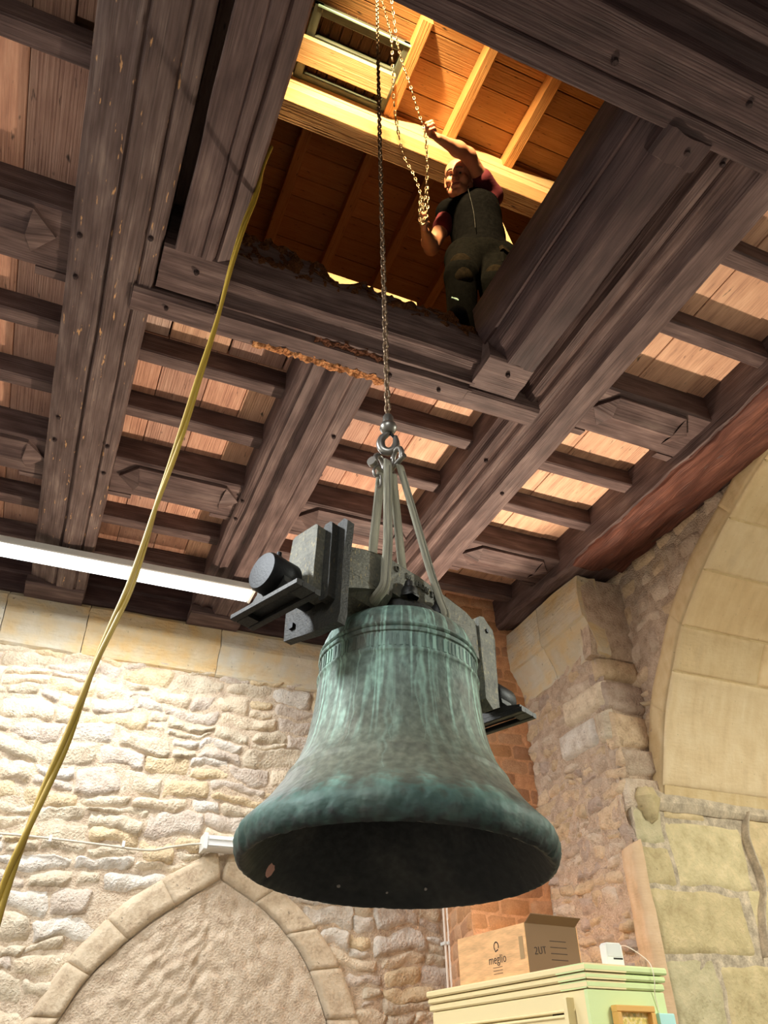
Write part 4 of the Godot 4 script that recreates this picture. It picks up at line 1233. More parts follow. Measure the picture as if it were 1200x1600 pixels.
func headstock() -> void:
	var t := thing("headstock", "olive-black iron headstock bolted on top of the bell", "bell headstock")
	t.transform = hs_t()
	var body := PackedVector2Array([Vector2(-0.285, 0.655), Vector2(-0.28, 0.56), Vector2(-0.262, 0.548), Vector2(-0.15, 0.60), Vector2(-0.12, 0.612), Vector2(0.12, 0.612), Vector2(0.2, 0.60), Vector2(0.262, 0.56), Vector2(0.268, 0.66), Vector2(0.235, 0.685), Vector2(0.2, 0.70), Vector2(0.12, 0.713), Vector2(0.0, 0.72), Vector2(-0.12, 0.714), Vector2(-0.2, 0.695), Vector2(-0.25, 0.675)])
	var lean := func(s: float, p: Vector2) -> Vector2: return p + Vector2(0, -0.05 * maxf(0.0, (s - 0.045) / 0.025) * 0.12) if p.y > 0.65 else p
	obj("body", sweep(body, -0.07, 0.07, "z", 0.004, 0.035, 0.03, lean), M.hs, t, true)
	# lower bevel under the left half
	obj("bevel", sweep(PackedVector2Array([Vector2(-0.05, 0.565), Vector2(0.035, 0.565), Vector2(0.072, 0.60), Vector2(0.072, 0.63), Vector2(-0.05, 0.63)]), -0.265, -0.10, "x", 0.004), M.hs, t, true)
	# right arm cranked down to the gudgeon, with its bolt hole boss
	obj("arm", sweep(PackedVector2Array([Vector2(0.245, 0.70), Vector2(0.25, 0.60), Vector2(0.258, 0.46), Vector2(0.285, 0.44), Vector2(0.315, 0.455), Vector2(0.318, 0.66), Vector2(0.312, 0.688), Vector2(0.272, 0.712), Vector2(0.252, 0.705)]), 0.01, 0.075, "z", 0.003, 0.03, 0.03), M.hs, t, true)
	obj("bolt_hole", xform(lathe(PackedVector2Array([Vector2(0, 0.001), Vector2(0.006, 0.001), Vector2(0.007, -0.004)]), 12), Transform3D(Basis(Vector3.RIGHT, Vector3.BACK, Vector3.DOWN), Vector3(0.283, 0.672, 0.0775))), M.black_iron, t, true)
	# left end: flange plate, box and its lower corner
	var fl := PackedVector2Array([Vector2(-0.08, 0.445), Vector2(0.02, 0.43), Vector2(0.098, 0.425), Vector2(0.104, 0.45), Vector2(0.104, 0.60), Vector2(0.112, 0.70), Vector2(0.10, 0.712), Vector2(0.08, 0.705), Vector2(0.07, 0.67), Vector2(-0.06, 0.67), Vector2(-0.085, 0.6)])
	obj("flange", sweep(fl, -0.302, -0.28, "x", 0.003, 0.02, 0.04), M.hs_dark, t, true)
	obj("end_box", bar(Vector3(-0.35, 0.50, -0.03), Vector3(-0.30, 0.69, 0.062), "x", 0.008, 0.004), M.hs, t, true)
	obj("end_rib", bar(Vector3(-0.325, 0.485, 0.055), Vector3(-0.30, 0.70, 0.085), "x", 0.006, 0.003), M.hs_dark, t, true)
	obj("plate_bolt", bar(Vector3(-0.309, 0.465, -0.06), Vector3(-0.302, 0.48, -0.045), "x", 0.002), M.black_iron, t, true)
	# crown pad, bolts and nuts
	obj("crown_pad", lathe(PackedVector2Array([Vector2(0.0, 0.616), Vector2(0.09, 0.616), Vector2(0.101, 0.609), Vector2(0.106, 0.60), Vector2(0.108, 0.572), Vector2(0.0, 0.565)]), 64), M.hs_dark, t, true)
	for q in [Vector2(-0.055, 0.085), Vector2(0.06, 0.085), Vector2(-0.06, -0.085), Vector2(0.06, -0.085)]:
		obj("bolt", xform(join([[lathe(PackedVector2Array([Vector2(0, 0.66), Vector2(0.010, 0.66), Vector2(0.012, 0.652), Vector2(0.012, 0.63)]), 16)], [lathe(PackedVector2Array([Vector2(0.0, 0.64), Vector2(0.019, 0.64), Vector2(0.021, 0.636), Vector2(0.021, 0.616), Vector2(0.026, 0.616), Vector2(0.026, 0.61)]), 6)]]), Transform3D(Basis(), Vector3(q.x, 0, q.y))), M.iron, t, true)
	# cast lettering along the top of the front face
	for q in [["O", -0.085, 0.690], ["M", -0.04, 0.688], ["B", -0.005, 0.684], ["O", 0.013, 0.683], ["N", 0.032, 0.682], ["T", 0.051, 0.680], ["D", 0.071, 0.679]]:
		var tm := TextMesh.new()
		var fnt := SystemFont.new()
		fnt.font_names = PackedStringArray(["Droid Serif"])
		tm.font = fnt
		tm.text = q[0]
		tm.font_size = 32
		tm.pixel_size = 0.0007
		tm.depth = 0.006
		var o := obj("letter", tm, M.hs, t, true)
		o.position = Vector3(q[1], q[2], 0.071)
	# gudgeons and bearings
	for s in [-1.0, 1.0]:
		var e := 0.30
		var x := Basis(Vector3(0, -s, 0), Vector3(s, 0, 0), Vector3(0, 0, 1))
		obj("gudgeon", xform(lathe(PackedVector2Array([Vector2(0.0, e), Vector2(0.036, e), Vector2(0.036, e + 0.03), Vector2(0.026, e + 0.035), Vector2(0.026, 0.43), Vector2(0.0, 0.43)]), 28), Transform3D(x, Vector3(0, 0.53, 0))), M.black_iron, t, true)
		var br := obj("bearing", xform(lathe(PackedVector2Array([Vector2(0.03, 0.365), Vector2(0.044, 0.367), Vector2(0.047, 0.373), Vector2(0.047, 0.44), Vector2(0.043, 0.447), Vector2(0.0, 0.45)]), 32), Transform3D(x, Vector3(0, 0.53, 0))), M.black_iron, t, true)
		obj("grease_nipple", xform(lathe(PackedVector2Array([Vector2(0, 0.025), Vector2(0.006, 0.022), Vector2(0.006, 0.008), Vector2(0.011, 0.006), Vector2(0.011, 0.0)]), 12), Transform3D(Basis(), Vector3(s * 0.405, 0.578, 0))), M.black_iron, br, true)
		# pedestal with splayed foot
		var ped := PackedVector2Array([Vector2(-0.10, 0.468), Vector2(0.10, 0.468), Vector2(0.10, 0.478), Vector2(0.06, 0.486), Vector2(0.046, 0.50), Vector2(0.042, 0.53), Vector2(-0.042, 0.53), Vector2(-0.046, 0.50), Vector2(-0.06, 0.486), Vector2(-0.10, 0.478)])
		obj("pedestal", sweep(ped, s * 0.395 - 0.022, s * 0.395 + 0.022, "x", 0.002, 0.03, 0.03), M.iron, t, true)
		# base plate with a long slot
		var u = s * 0.40
		var fr := begin()
		bar(Vector3(u - 0.034, 0.454, -0.11), Vector3(u - 0.018, 0.468, 0.11), "z", 0.002, 0.0, fr)
		bar(Vector3(u + 0.018, 0.454, -0.11), Vector3(u + 0.034, 0.468, 0.11), "z", 0.002, 0.0, fr)
		for w in [-0.11, 0.07]:
			bar(Vector3(u - 0.017, 0.455, w), Vector3(u + 0.017, 0.4675, w + 0.04), "z", 0.002, 0.0, fr)
		obj("base_plate", done(fr), M.iron, t, true)


# ---------------------------------------------------------------- hook, slings, chains, cable
func link_mesh(l: float, w: float, r: float, sides := 7, seg := 6) -> Mesh:
	var pts := PackedVector3Array()
	var hr := w / 2 - r
	var hl := l / 2 - r - hr
	for k in seg + 1:
		var a := PI * k / seg
		pts.append(Vector3(cos(a) * hr, hl + sin(a) * hr, 0))
	for k in seg + 1:
		var a := PI + PI * k / seg
		pts.append(Vector3(cos(a) * hr, -hl + sin(a) * hr, 0))
	pts.append(pts[0])
	return tube(pts, r, sides)


func rigging() -> void:
	var ht := hs_t()
	# load chain, each link its own
	var ch := thing("load_chain", "long steel lifting chain hanging straight down through the trapdoor to the hook", "chain", Vector3(0.728, 3.29, -1.6))
	var lm := link_mesh(0.038, 0.023, 0.0042)
	var n := 132
	for i in n:
		var o := obj("link", lm, M.chain, ch, true)
		var y := i * 0.0293
		o.position = Vector3(0.0000028 * i * i * 0.5, y + 0.01, 0)
		o.rotation = Vector3(0, (PI / 2 if i % 2 else 0.0) + 0.5 + rng.randf_range(-0.2, 0.2), rng.randf_range(-0.03, 0.03))
	# hook
	var h := thing("lifting_hook", "dark forged lifting hook with swivel between chain and shackles", "hook", Vector3(0.728, 3.15, -1.6))
	obj("swivel", xform(lathe(PackedVector2Array([Vector2(0, 0.055), Vector2(0.012, 0.055), Vector2(0.017, 0.045), Vector2(0.017, 0.02), Vector2(0.024, 0.014), Vector2(0.027, 0.0), Vector2(0.02, -0.014), Vector2(0.012, -0.02), Vector2(0, -0.02)]), 20), Transform3D(Basis(), Vector3(0.728, 3.24, -1.6))), M.steel, h)
	var hp := PackedVector3Array()
	var vx := Vector3(0.9206, 0, 0.389)
	var hr := [0.009, 0.010, 0.012, 0.0135, 0.014, 0.014, 0.0135, 0.012, 0.010, 0.008, 0.005]
	var c := Vector3(0.728, 3.178, -1.6)
	var hpts := [Vector2(0.0000, 0.0480), Vector2(-0.0074, 0.0360), Vector2(-0.0198, 0.0224), Vector2(-0.0248, 0.0000), Vector2(-0.0186, -0.0224), Vector2(-0.0025, -0.0320), Vector2(0.0136, -0.0240), Vector2(0.0211, -0.0064), Vector2(0.0223, 0.0096), Vector2(0.0211, 0.0240), Vector2(0.0217, 0.0320)]
	var st := begin()
	for i in hpts.size() - 1:
		for k in 4:
			var f := float(k) / 4
			var p0: Vector2 = hpts[maxi(i - 1, 0)]
			var p3: Vector2 = hpts[mini(i + 2, hpts.size() - 1)]
			var q: Vector2 = (hpts[i] as Vector2).cubic_interpolate(hpts[i + 1], p0, p3, f)
			hp.append(c + vx * q.x + Vector3.UP * q.y)
	var hk := begin()
	hk.set_smooth_group(1)
	var rings: Array[PackedVector3Array] = []
	for i in hp.size():
		var z := (hp[mini(i + 1, hp.size() - 1)] - hp[maxi(i - 1, 0)]).normalized()
		var x := Vector3(-0.389, 0, 0.9206)
		var y := z.cross(x)
		var r: float = lerpf(hr[i / 4], hr[mini(i / 4 + 1, 10)], (i % 4) / 4.0)
		var ring := PackedVector3Array()
		for k in 12:
			ring.append(hp[i] + (x * cos(TAU * k / 12) * 0.85 + y * sin(TAU * k / 12)) * r)
		rings.append(ring)
	for i in hp.size() - 1:
		for k in 12:
			var k2 := (k + 1) % 12
			quad(hk, rings[i][k], rings[i][k2], rings[i + 1][k2], rings[i + 1][k], Vector2.ZERO, Vector2.ZERO, Vector2.ZERO, Vector2.ZERO)
	obj("hook", done(hk), M.steel, h)
	obj("latch", tube(PackedVector3Array([c + vx * 0.021 + Vector3.UP * 0.02, c + vx * 0.006 + Vector3.UP * 0.042]), 0.005), M.black_iron, h)
	# two bow shackles in the hook
	for s in [-1.0, 1.0]:
		var cc := c + vx * (-0.024 if s < 0 else 0.018) + Vector3(0, -0.075 if s < 0 else -0.068, 0.012 * s)
		var sh := thing("shackle", "left steel bow shackle below the hook, its pin sticking out left" if s < 0 else "right steel bow shackle below the hook holding the right sling", "shackle", cc, "shackles below the hook")
		var bx = (vx * 0.5 + Vector3(-0.389, 0, 0.92) * 0.86 * s).normalized()
		var bow := PackedVector3Array()
		for k in 15:
			var a := -0.5 + (PI + 1.0) * k / 14
			bow.append(cc + bx * cos(a) * 0.026 + Vector3.UP * (sin(a) * 0.034))
		obj("bow", tube(bow, 0.0085, 10), M.steel, sh)
		var d = bx * 0.04
		obj("pin", tube(PackedVector3Array([cc - d + Vector3.UP * -0.018, cc + d + Vector3.UP * -0.018]), 0.008, 10), M.steel, sh)
		obj("pin_head", tube(PackedVector3Array([cc - d * 1.25 + Vector3.UP * -0.018, cc - d * 0.9 + Vector3.UP * -0.018]), 0.015, 12), M.steel, sh)
	# slings round the headstock
	var u := ht.basis.x
	var a := func(p: float, q: float, r: float) -> Vector3: return ht * Vector3(p, q, r)
	var t1 := Vector3(0.716, 3.09, -1.585)
	var b1 := Vector3(0.704, 3.06, -1.61)
	var t2 := Vector3(0.755, 3.085, -1.585)
	var b2 := Vector3(0.742, 3.07, -1.61)
	var f1: Vector3 = a.call(-0.135, 0.735, 0.085)
	var g1: Vector3 = a.call(-0.025, 0.735, -0.088)
	var f2: Vector3 = a.call(0.028, 0.735, 0.088)
	var g2: Vector3 = a.call(0.13, 0.73, -0.088)
	var s1 := PackedVector3Array([t1, t1.lerp(f1, 0.35), t1.lerp(f1, 0.7), f1, a.call(-0.14, 0.65, 0.085), a.call(-0.143, 0.602, 0.082), a.call(-0.14, 0.578, 0.045), a.call(-0.09, 0.578, -0.045), a.call(-0.05, 0.60, -0.084), g1, g1.lerp(b1, 0.35), g1.lerp(b1, 0.7), b1])
	var s2 := PackedVector3Array([t2, t2.lerp(f2, 0.35), t2.lerp(f2, 0.7), f2, a.call(0.05, 0.65, 0.10), a.call(0.062, 0.60, 0.104), a.call(0.075, 0.585, 0.04), a.call(0.105, 0.585, -0.04), a.call(0.12, 0.60, -0.088), g2, g2.lerp(b2, 0.35), g2.lerp(b2, 0.7), b2])
	for k in 2:
		var sl := thing("lifting_sling", "grey-green webbing sling under the headstock's left half, its front leg vertical" if k == 0 else "grey-green webbing sling slanting down right to the bell's crown", "sling", ht * Vector3(-0.14 if k == 0 else 0.06, 0.6, 0.0), "webbing slings on the headstock")
		var path := smooth_path(s1 if k == 0 else s2, 8)
		obj("webbing", tube(path, 0.0075, 14, 0.0165, u), M.sling, sl)
		var seam := PackedVector3Array()
		for p in path.slice(2, 44):
			seam.append(p + ht.basis.z * 0.0075 + u * 0.002)
		obj("seam", tube(seam, 0.0022, 6, 0.0042, u), M.sling, sl)
	var tg := thing("sling_hook", "small hooked wire clip beside the left shackle", "clip", Vector3(0.682, 3.05, -1.6))
	obj("wire", tube(smooth_path(PackedVector3Array([Vector3(0.69, 3.075, -1.59), Vector3(0.672, 3.05, -1.59), Vector3(0.678, 3.03, -1.59), Vector3(0.692, 3.035, -1.59), Vector3(0.694, 3.0, -1.59), Vector3(0.684, 2.985, -1.59)]), 4), 0.004), M.steel, tg)
	# hand chain: up to the hoist and through the man's hands
	var hc := thing("hand_chain", "thin looped hand chain running through the man's hands up to the hoist", "chain", Vector3(1.31, 5.70, -2.31))
	var c2 := PackedVector3Array([Vector3(0.877, 7.2, -1.812), Vector3(0.919, 7.012, -1.837), Vector3(0.955, 6.825, -1.862), Vector3(0.999, 6.637, -1.958), Vector3(1.062, 6.45, -2.086), Vector3(1.189, 6.309, -2.258), Vector3(1.259, 6.168, -2.28), Vector3(1.299, 6.027, -2.288), Vector3(1.319, 5.886, -2.302), Vector3(1.319, 5.70, -2.32)])
	var c3 := PackedVector3Array([Vector3(0.934, 7.2, -1.788), Vector3(1.019, 7.009, -1.915), Vector3(1.065, 6.818, -1.954), Vector3(1.123, 6.627, -1.983), Vector3(1.186, 6.436, -2.027), Vector3(1.239, 6.245, -2.054), Vector3(1.272, 6.145, -2.107), Vector3(1.293, 6.045, -2.156), Vector3(1.308, 5.945, -2.21), Vector3(1.311, 5.845, -2.255), Vector3(1.317, 5.71, -2.307)])
	var c4 := PackedVector3Array([Vector3(1.30, 6.0, -2.19), Vector3(1.325, 5.9, -2.235), Vector3(1.335, 5.8, -2.27), Vector3(1.325, 5.70, -2.30), Vector3(1.30, 5.69, -2.31), Vector3(1.285, 5.78, -2.275), Vector3(1.283, 5.86, -2.25)])
	var sm := link_mesh(0.034, 0.021, 0.0042, 5, 4)
	var list: Array = []
	for pth in [c2, c3, c4]:
		var p := smooth_path(pth, 10)
		var acc := 0.0
		var flip := 0
		for i in p.size() - 1:
			acc += p[i].distance_to(p[i + 1])
			if acc > 0.0255:
				acc = 0.0
				flip += 1
				var y := (p[i + 1] - p[i]).normalized()
				var x := Vector3(0.7, 0.1, 0.7).cross(y).normalized()
				if flip % 2:
					x = x.cross(y)
				list.append([sm, Transform3D(Basis(x, y, x.cross(y)), p[i])])
	stuff(obj("links", join(list), M.chain, hc))
	# yellow cable from the trapdoor edge down past the camera
	var cb := PackedVector3Array([Vector3(0.30, 5.0, -1.83), Vector3(0.283, 4.86, -1.845), Vector3(0.278, 4.75, -1.85), Vector3(0.266, 4.606, -1.856), Vector3(0.240, 4.409, -1.861), Vector3(0.217, 4.141, -1.867), Vector3(0.199, 3.821, -1.873), Vector3(0.175, 3.554, -1.879), Vector3(0.154, 3.317, -1.884), Vector3(0.136, 3.144, -1.89), Vector3(0.117, 2.984, -1.896), Vector3(0.105, 2.839, -1.901), Vector3(0.090, 2.705, -1.907), Vector3(0.069, 2.597, -1.913), Vector3(0.049, 2.495, -1.919), Vector3(0.034, 2.385, -1.924), Vector3(0.021, 2.283, -1.93), Vector3(0.007, 2.208, -1.936), Vector3(-0.006, 2.137, -1.941), Vector3(-0.018, 2.069, -1.947), Vector3(-0.027, 2.015, -1.953), Vector3(-0.032, 1.968, -1.959), Vector3(-0.033, 1.918, -1.964), Vector3(-0.029, 1.80, -1.97), Vector3(0.0, 1.3, -1.98), Vector3(0.02, 0.6, -1.98), Vector3(0.1, 0.02, -1.9), Vector3(0.3, 0.015, -1.7)])
	var cab := thing("yellow_cable", "yellow twin cable hanging from the trapdoor edge down across the left side", "cable", Vector3(0.1, 0.0, -1.9))
	var cp := smooth_path(cb, 8)
	for s in [-1.0, 1.0]:
		var q := PackedVector3Array()
		for i in cp.size():
			var ang := i * 0.09 + 0.6
			q.append(cp[i] + Vector3(cos(ang), 0, sin(ang)) * 0.0052 * s)
		obj("core", tube(q, 0.007, 10), M.yellow, cab)


# ---------------------------------------------------------------- the man
# surface nets over tapered capsules; bones [a, b, ra, rb], a negative ra carves
func nets(bones: Array, cell: float, k: float, st: SurfaceTool) -> void:
	var lo := Vector3.INF
	var hi := -Vector3.INF
	for b in bones:
		var r := maxf(absf(b[2]), absf(b[3])) + cell * 3 + k
		for p in [b[0], b[1]]:
			lo = lo.min(p - Vector3.ONE * r)
			hi = hi.max(p + Vector3.ONE * r)
	var n := Vector3i(((hi - lo) / cell).ceil()) + Vector3i.ONE
	var f := PackedFloat32Array()
	f.resize(n.x * n.y * n.z)
	f.fill(9.0)
	for b in bones:
		var pa: Vector3 = b[0]
		var pb: Vector3 = b[1]
		var ra: float = b[2]
		var rb: float = b[3]
		var carve := ra < 0.0
		var m := maxf(absf(ra), absf(rb)) + cell * 2.5 + k
		var i0 := Vector3i(((pa.min(pb) - Vector3.ONE * m - lo) / cell).floor()).max(Vector3i.ZERO)
		var i1 := Vector3i(((pa.max(pb) + Vector3.ONE * m - lo) / cell).ceil()).min(n - Vector3i.ONE)
		var ab := pb - pa
		var l2 := maxf(ab.length_squared(), 1e-9)
		for z in range(i0.z, i1.z + 1):
			for y in range(i0.y, i1.y + 1):
				var row := n.x * (y + n.y * z)
				for x in range(i0.x, i1.x + 1):
					var p := lo + Vector3(x, y, z) * cell
					var t := clampf((p - pa).dot(ab) / l2, 0.0, 1.0)
					var d := p.distance_to(pa + ab * t) - absf(lerpf(ra, rb, t))
					var e := f[row + x]
					if carve:
						d = -d
						var hc := maxf(k * 0.5 - absf(e - d), 0.0)
						f[row + x] = maxf(e, d) + (hc * hc / (k * 2.0) if k > 0 else 0.0)
					else:
						var h := maxf(k - absf(e - d), 0.0)
						f[row + x] = minf(e, d) - h * h / (k * 4.0)
	var vid := PackedInt32Array()
	vid.resize(f.size())
	vid.fill(-1)
	var vs: Array[Vector3] = []
	var off := [0, 1, n.x, n.x + 1, n.x * n.y, n.x * n.y + 1, n.x * n.y + n.x, n.x * n.y + n.x + 1]
	var edges := [[0, 1], [2, 3], [4, 5], [6, 7], [0, 2], [1, 3], [4, 6], [5, 7], [0, 4], [1, 5], [2, 6], [3, 7]]
	for z in n.z - 1:
		for y in n.y - 1:
			var row := n.x * (y + n.y * z)
			for x in n.x - 1:
				var i := row + x
				if f[i] > cell * 2.5 or f[i] < -cell * 2.5:
					continue
				var mask := 0
				for c in 8:
					if f[i + off[c]] < 0.0:
						mask |= 1 << c
				if mask == 0 or mask == 255:
					continue
				var s := Vector3.ZERO
				var cnt := 0
				for e in edges:
					var va := f[i + off[e[0]]]
					var vb := f[i + off[e[1]]]
					if (va < 0.0) != (vb < 0.0):
						var t := va / (va - vb)
						var A := Vector3(e[0] & 1, (e[0] >> 1) & 1, e[0] >> 2)
						var B := Vector3(e[1] & 1, (e[1] >> 1) & 1, e[1] >> 2)
						s += A.lerp(B, t)
						cnt += 1
				vid[i] = vs.size()
				vs.append(lo + (Vector3(x, y, z) + s / cnt) * cell)
	st.set_smooth_group(1)
	var step := [1, n.x, n.x * n.y]
	for z in range(1, n.z - 1):
		for y in range(1, n.y - 1):
			for x in range(1, n.x - 1):
				var i := x + n.x * (y + n.y * z)
				var here := f[i] < 0.0
				for a in 3:
					if (f[i + step[a]] < 0.0) != here:
						var b1: int = step[(a + 1) % 3]
						var b2: int = step[(a + 2) % 3]
						var q := [vid[i - b1 - b2], vid[i - b2], vid[i], vid[i - b1]]
						if q[0] < 0 or q[1] < 0 or q[2] < 0 or q[3] < 0:
							continue
						if here:
							quad(st, vs[q[0]], vs[q[1]], vs[q[2]], vs[q[3]], Vector2.ZERO, Vector2.ZERO, Vector2.ZERO, Vector2.ZERO)
						else:
							quad(st, vs[q[3]], vs[q[2]], vs[q[1]], vs[q[0]], Vector2.ZERO, Vector2.ZERO, Vector2.ZERO, Vector2.ZERO)


func hand_bones(wrist: Vector3, palm: Vector3, across: Vector3, grip: Vector3) -> Array:
	# palm from wrist to knuckles; fingers bend from the knuckles round the chain towards grip
	var b: Array = []
	var d := (palm - wrist).normalized()
	var side := (across - d * across.dot(d)).normalized()
	var inn := (grip - d * grip.dot(d)).normalized()
	for k in 4:
		var o := side * (k - 1.5) * 0.021
		var kn: Vector3 = wrist + d * (0.085 - absf(k - 1.2) * 0.006) + o
		b.append([wrist + o * 0.5 + d * 0.01, kn, 0.017, 0.0125])
		var l: float = [0.040, 0.045, 0.042, 0.033][k]
		var p1 := kn + (d * 0.55 + inn * 0.8).normalized() * l
		var p2 := p1 + (inn * 0.75 - d * 0.7).normalized() * l * 0.75
		var p3 := p2 + (-d * 0.85 - inn * 0.35).normalized() * l * 0.55
		b.append([kn, p1, 0.0105, 0.0095])
		b.append([p1, p2, 0.0095, 0.0088])
		b.append([p2, p3, 0.0088, 0.0075])
	var tb := wrist + d * 0.025 - side * 0.03
	var t1 := tb + (d * 0.7 + inn * 0.6 - side * 0.25).normalized() * 0.04
	var t2 := t1 + (d * 0.5 + inn * 0.75 + side * 0.35).normalized() * 0.032
	b.append([wrist + d * 0.012 - side * 0.01, tb, 0.017, 0.015])
	b.append([tb, t1, 0.014, 0.011])
	b.append([t1, t2, 0.0105, 0.009])
	return b


func person() -> void:
	var J := {
		"pel": Vector3(1.80, 5.83, -2.46), "hipR": Vector3(1.70, 5.77, -2.48), "hipL": Vector3(1.90, 5.79, -2.43),
		"kneeR": Vector3(1.575, 5.40, -2.37), "kneeL": Vector3(1.80, 5.40, -2.36), "ankR": Vector3(1.60, 5.0, -2.47), "ankL": Vector3(1.84, 5.0, -2.46),
		"waist": Vector3(1.79, 5.98, -2.44), "chest": Vector3(1.755, 6.17, -2.41), "shL": Vector3(1.845, 6.32, -2.31), "shR": Vector3(1.605, 6.18, -2.45), "neck": Vector3(1.725, 6.31, -2.37), "head": Vector3(1.605, 6.34, -2.29),
		"elL": Vector3(1.585, 6.345, -2.13), "wrL": Vector3(1.338, 6.27, -2.07), "elR": Vector3(1.50, 5.885, -2.55), "wrR": Vector3(1.375, 5.765, -2.39)}
	var t := thing("person", "bald man in a dark gilet and maroon T-shirt standing in the trapdoor, pulling the chain", "person", Vector3(1.72, 4.95, -2.46))
	# head axes: the face looks down and towards his right hand
	var up := Vector3(-0.28, 0.80, 0.53).normalized()
	var fw := Vector3(-0.62, -0.62, 0.48)
	fw = (fw - up * fw.dot(up)).normalized()
	var rt := up.cross(fw).normalized()   # his left
	var hc: Vector3 = J.head
	var H := func(x: float, y: float, z: float) -> Vector3: return hc + rt * x + up * y + fw * z
	var body := begin()
	nets([
		[J.pel, J.waist, 0.13, 0.125], [J.hipR, J.hipL, 0.10, 0.10], [J.waist, J.chest, 0.125, 0.145], [J.chest, J.neck, 0.14, 0.075],
		[J.shR, J.chest, 0.075, 0.12], [J.shL, J.chest, 0.075, 0.12], [J.shR, J.neck, 0.06, 0.06], [J.shL, J.neck, 0.06, 0.06],
		[J.hipR, J.kneeR, 0.095, 0.062], [J.kneeR, J.ankR, 0.06, 0.042], [J.hipL, J.kneeL, 0.095, 0.062], [J.kneeL, J.ankL, 0.06, 0.042],
		[J.ankR, J.ankR + Vector3(-0.1, -0.03, 0.12), 0.036, 0.026], [J.ankL, J.ankL + Vector3(-0.05, -0.03, 0.14), 0.036, 0.026],
		[J.shL, J.elL, 0.058, 0.044], [J.elL, (J.elL as Vector3).lerp(J.wrL, 0.35), 0.044, 0.046], [(J.elL as Vector3).lerp(J.wrL, 0.35), J.wrL, 0.046, 0.027],
		[J.shR, J.elR, 0.058, 0.044], [J.elR, (J.elR as Vector3).lerp(J.wrR, 0.35), 0.045, 0.046], [(J.elR as Vector3).lerp(J.wrR, 0.35), J.wrR, 0.046, 0.028],
		[J.neck, H.call(0.0, -0.06, -0.03), 0.065, 0.06]], 0.014, 0.03, body)
	nets([
		[H.call(0, 0.035, -0.03), H.call(0, 0.03, 0.015), 0.093, 0.088], [H.call(0, -0.02, 0.0), H.call(0, -0.04, 0.03), 0.078, 0.066],
		[H.call(-0.028, -0.10, 0.055), H.call(0.028, -0.10, 0.055), 0.036, 0.036], [H.call(0, -0.112, 0.075), H.call(0, -0.108, 0.078), 0.022, 0.022],
		[H.call(-0.058, -0.06, 0.0), H.call(-0.03, -0.105, 0.045), 0.03, 0.03], [H.call(0.058, -0.06, 0.0), H.call(0.03, -0.105, 0.045), 0.03, 0.03],
		[H.call(-0.045, 0.025, 0.083), H.call(-0.012, 0.020, 0.096), 0.014, 0.013], [H.call(0.045, 0.025, 0.083), H.call(0.012, 0.020, 0.096), 0.014, 0.013],
		[H.call(0, 0.012, 0.095), H.call(0, -0.036, 0.122), 0.011, 0.016], [H.call(-0.014, -0.04, 0.105), H.call(0.014, -0.04, 0.105), 0.011, 0.011],
		[H.call(-0.045, -0.03, 0.07), H.call(-0.05, -0.035, 0.06), 0.026, 0.026], [H.call(0.045, -0.03, 0.07), H.call(0.05, -0.035, 0.06), 0.026, 0.026],
		[H.call(-0.022, -0.074, 0.09), H.call(0.022, -0.074, 0.09), 0.013, 0.013],
		[H.call(-0.033, 0.0, 0.098), H.call(-0.03, 0.0, 0.1), -0.013, -0.013], [H.call(0.033, 0.0, 0.098), H.call(0.03, 0.0, 0.1), -0.013, -0.013],
		[H.call(-0.025, -0.068, 0.108), H.call(0.025, -0.068, 0.108), -0.004, -0.004],
		[H.call(-0.09, 0.02, -0.015), H.call(-0.094, -0.03, -0.01), 0.016, 0.012], [H.call(0.09, 0.02, -0.015), H.call(0.094, -0.03, -0.01), 0.016, 0.012],
		[H.call(0, -0.06, -0.03), (H.call(0, -0.06, -0.03) as Vector3).lerp(J.neck, 0.6), 0.062, 0.062]], 0.0045, 0.012, body)
	var hl := hand_bones(J.wrL, Vector3(1.238, 6.245, -2.05), Vector3(0.15, -0.95, 0.1), Vector3(0.1, 0.2, 1.0))
	hl.append([(J.elL as Vector3).lerp(J.wrL, 0.85), J.wrL, 0.031, 0.026])
	nets(hl, 0.004, 0.008, body)
	var hr := hand_bones(J.wrR, Vector3(1.31, 5.715, -2.31), Vector3(0.6, -0.6, -0.5), Vector3(0.2, 0.75, 0.6))
	hr.append([(J.elR as Vector3).lerp(J.wrR, 0.85), J.wrR, 0.031, 0.026])
	nets(hr, 0.004, 0.008, body)
	obj("body", done(body), M.skin, t)
	# clothes
	var ts := begin()
	nets([[J.shL, (J.shL as Vector3).lerp(J.elL, 0.42), 0.078, 0.07], [J.shL, J.chest, 0.08, 0.12]], 0.012, 0.02, ts)
	nets([[J.shR, (J.shR as Vector3).lerp(J.elR, 0.4), 0.07, 0.066]], 0.012, 0.02, ts)
	obj("tshirt", done(ts), M.maroon, t).set_meta("label", "maroon short sleeves")
	var gl := begin()
	nets([[J.pel, J.waist, 0.17, 0.165], [J.hipR, J.hipL, 0.13, 0.13], [J.waist, J.chest, 0.165, 0.18], [J.chest, J.neck, 0.17, 0.085],
		[J.shR, J.chest, 0.095, 0.15], [(J.shL as Vector3).lerp(J.chest, 0.25), J.chest, 0.085, 0.14], [(J.shR as Vector3).lerp(J.neck, 0.2), J.neck, 0.07, 0.08], [(J.shL as Vector3).lerp(J.neck, 0.25), J.neck, 0.07, 0.08],
		[J.neck, J.neck + Vector3(-0.02, 0.03, 0.015), 0.082, 0.078]], 0.013, 0.03, gl)
	var g := obj("gilet", done(gl), M.cloth_black, t)
	g.set_meta("label", "sleeveless dark gilet")
	var fz := Vector3(-0.5, 0.1, 0.86).normalized()
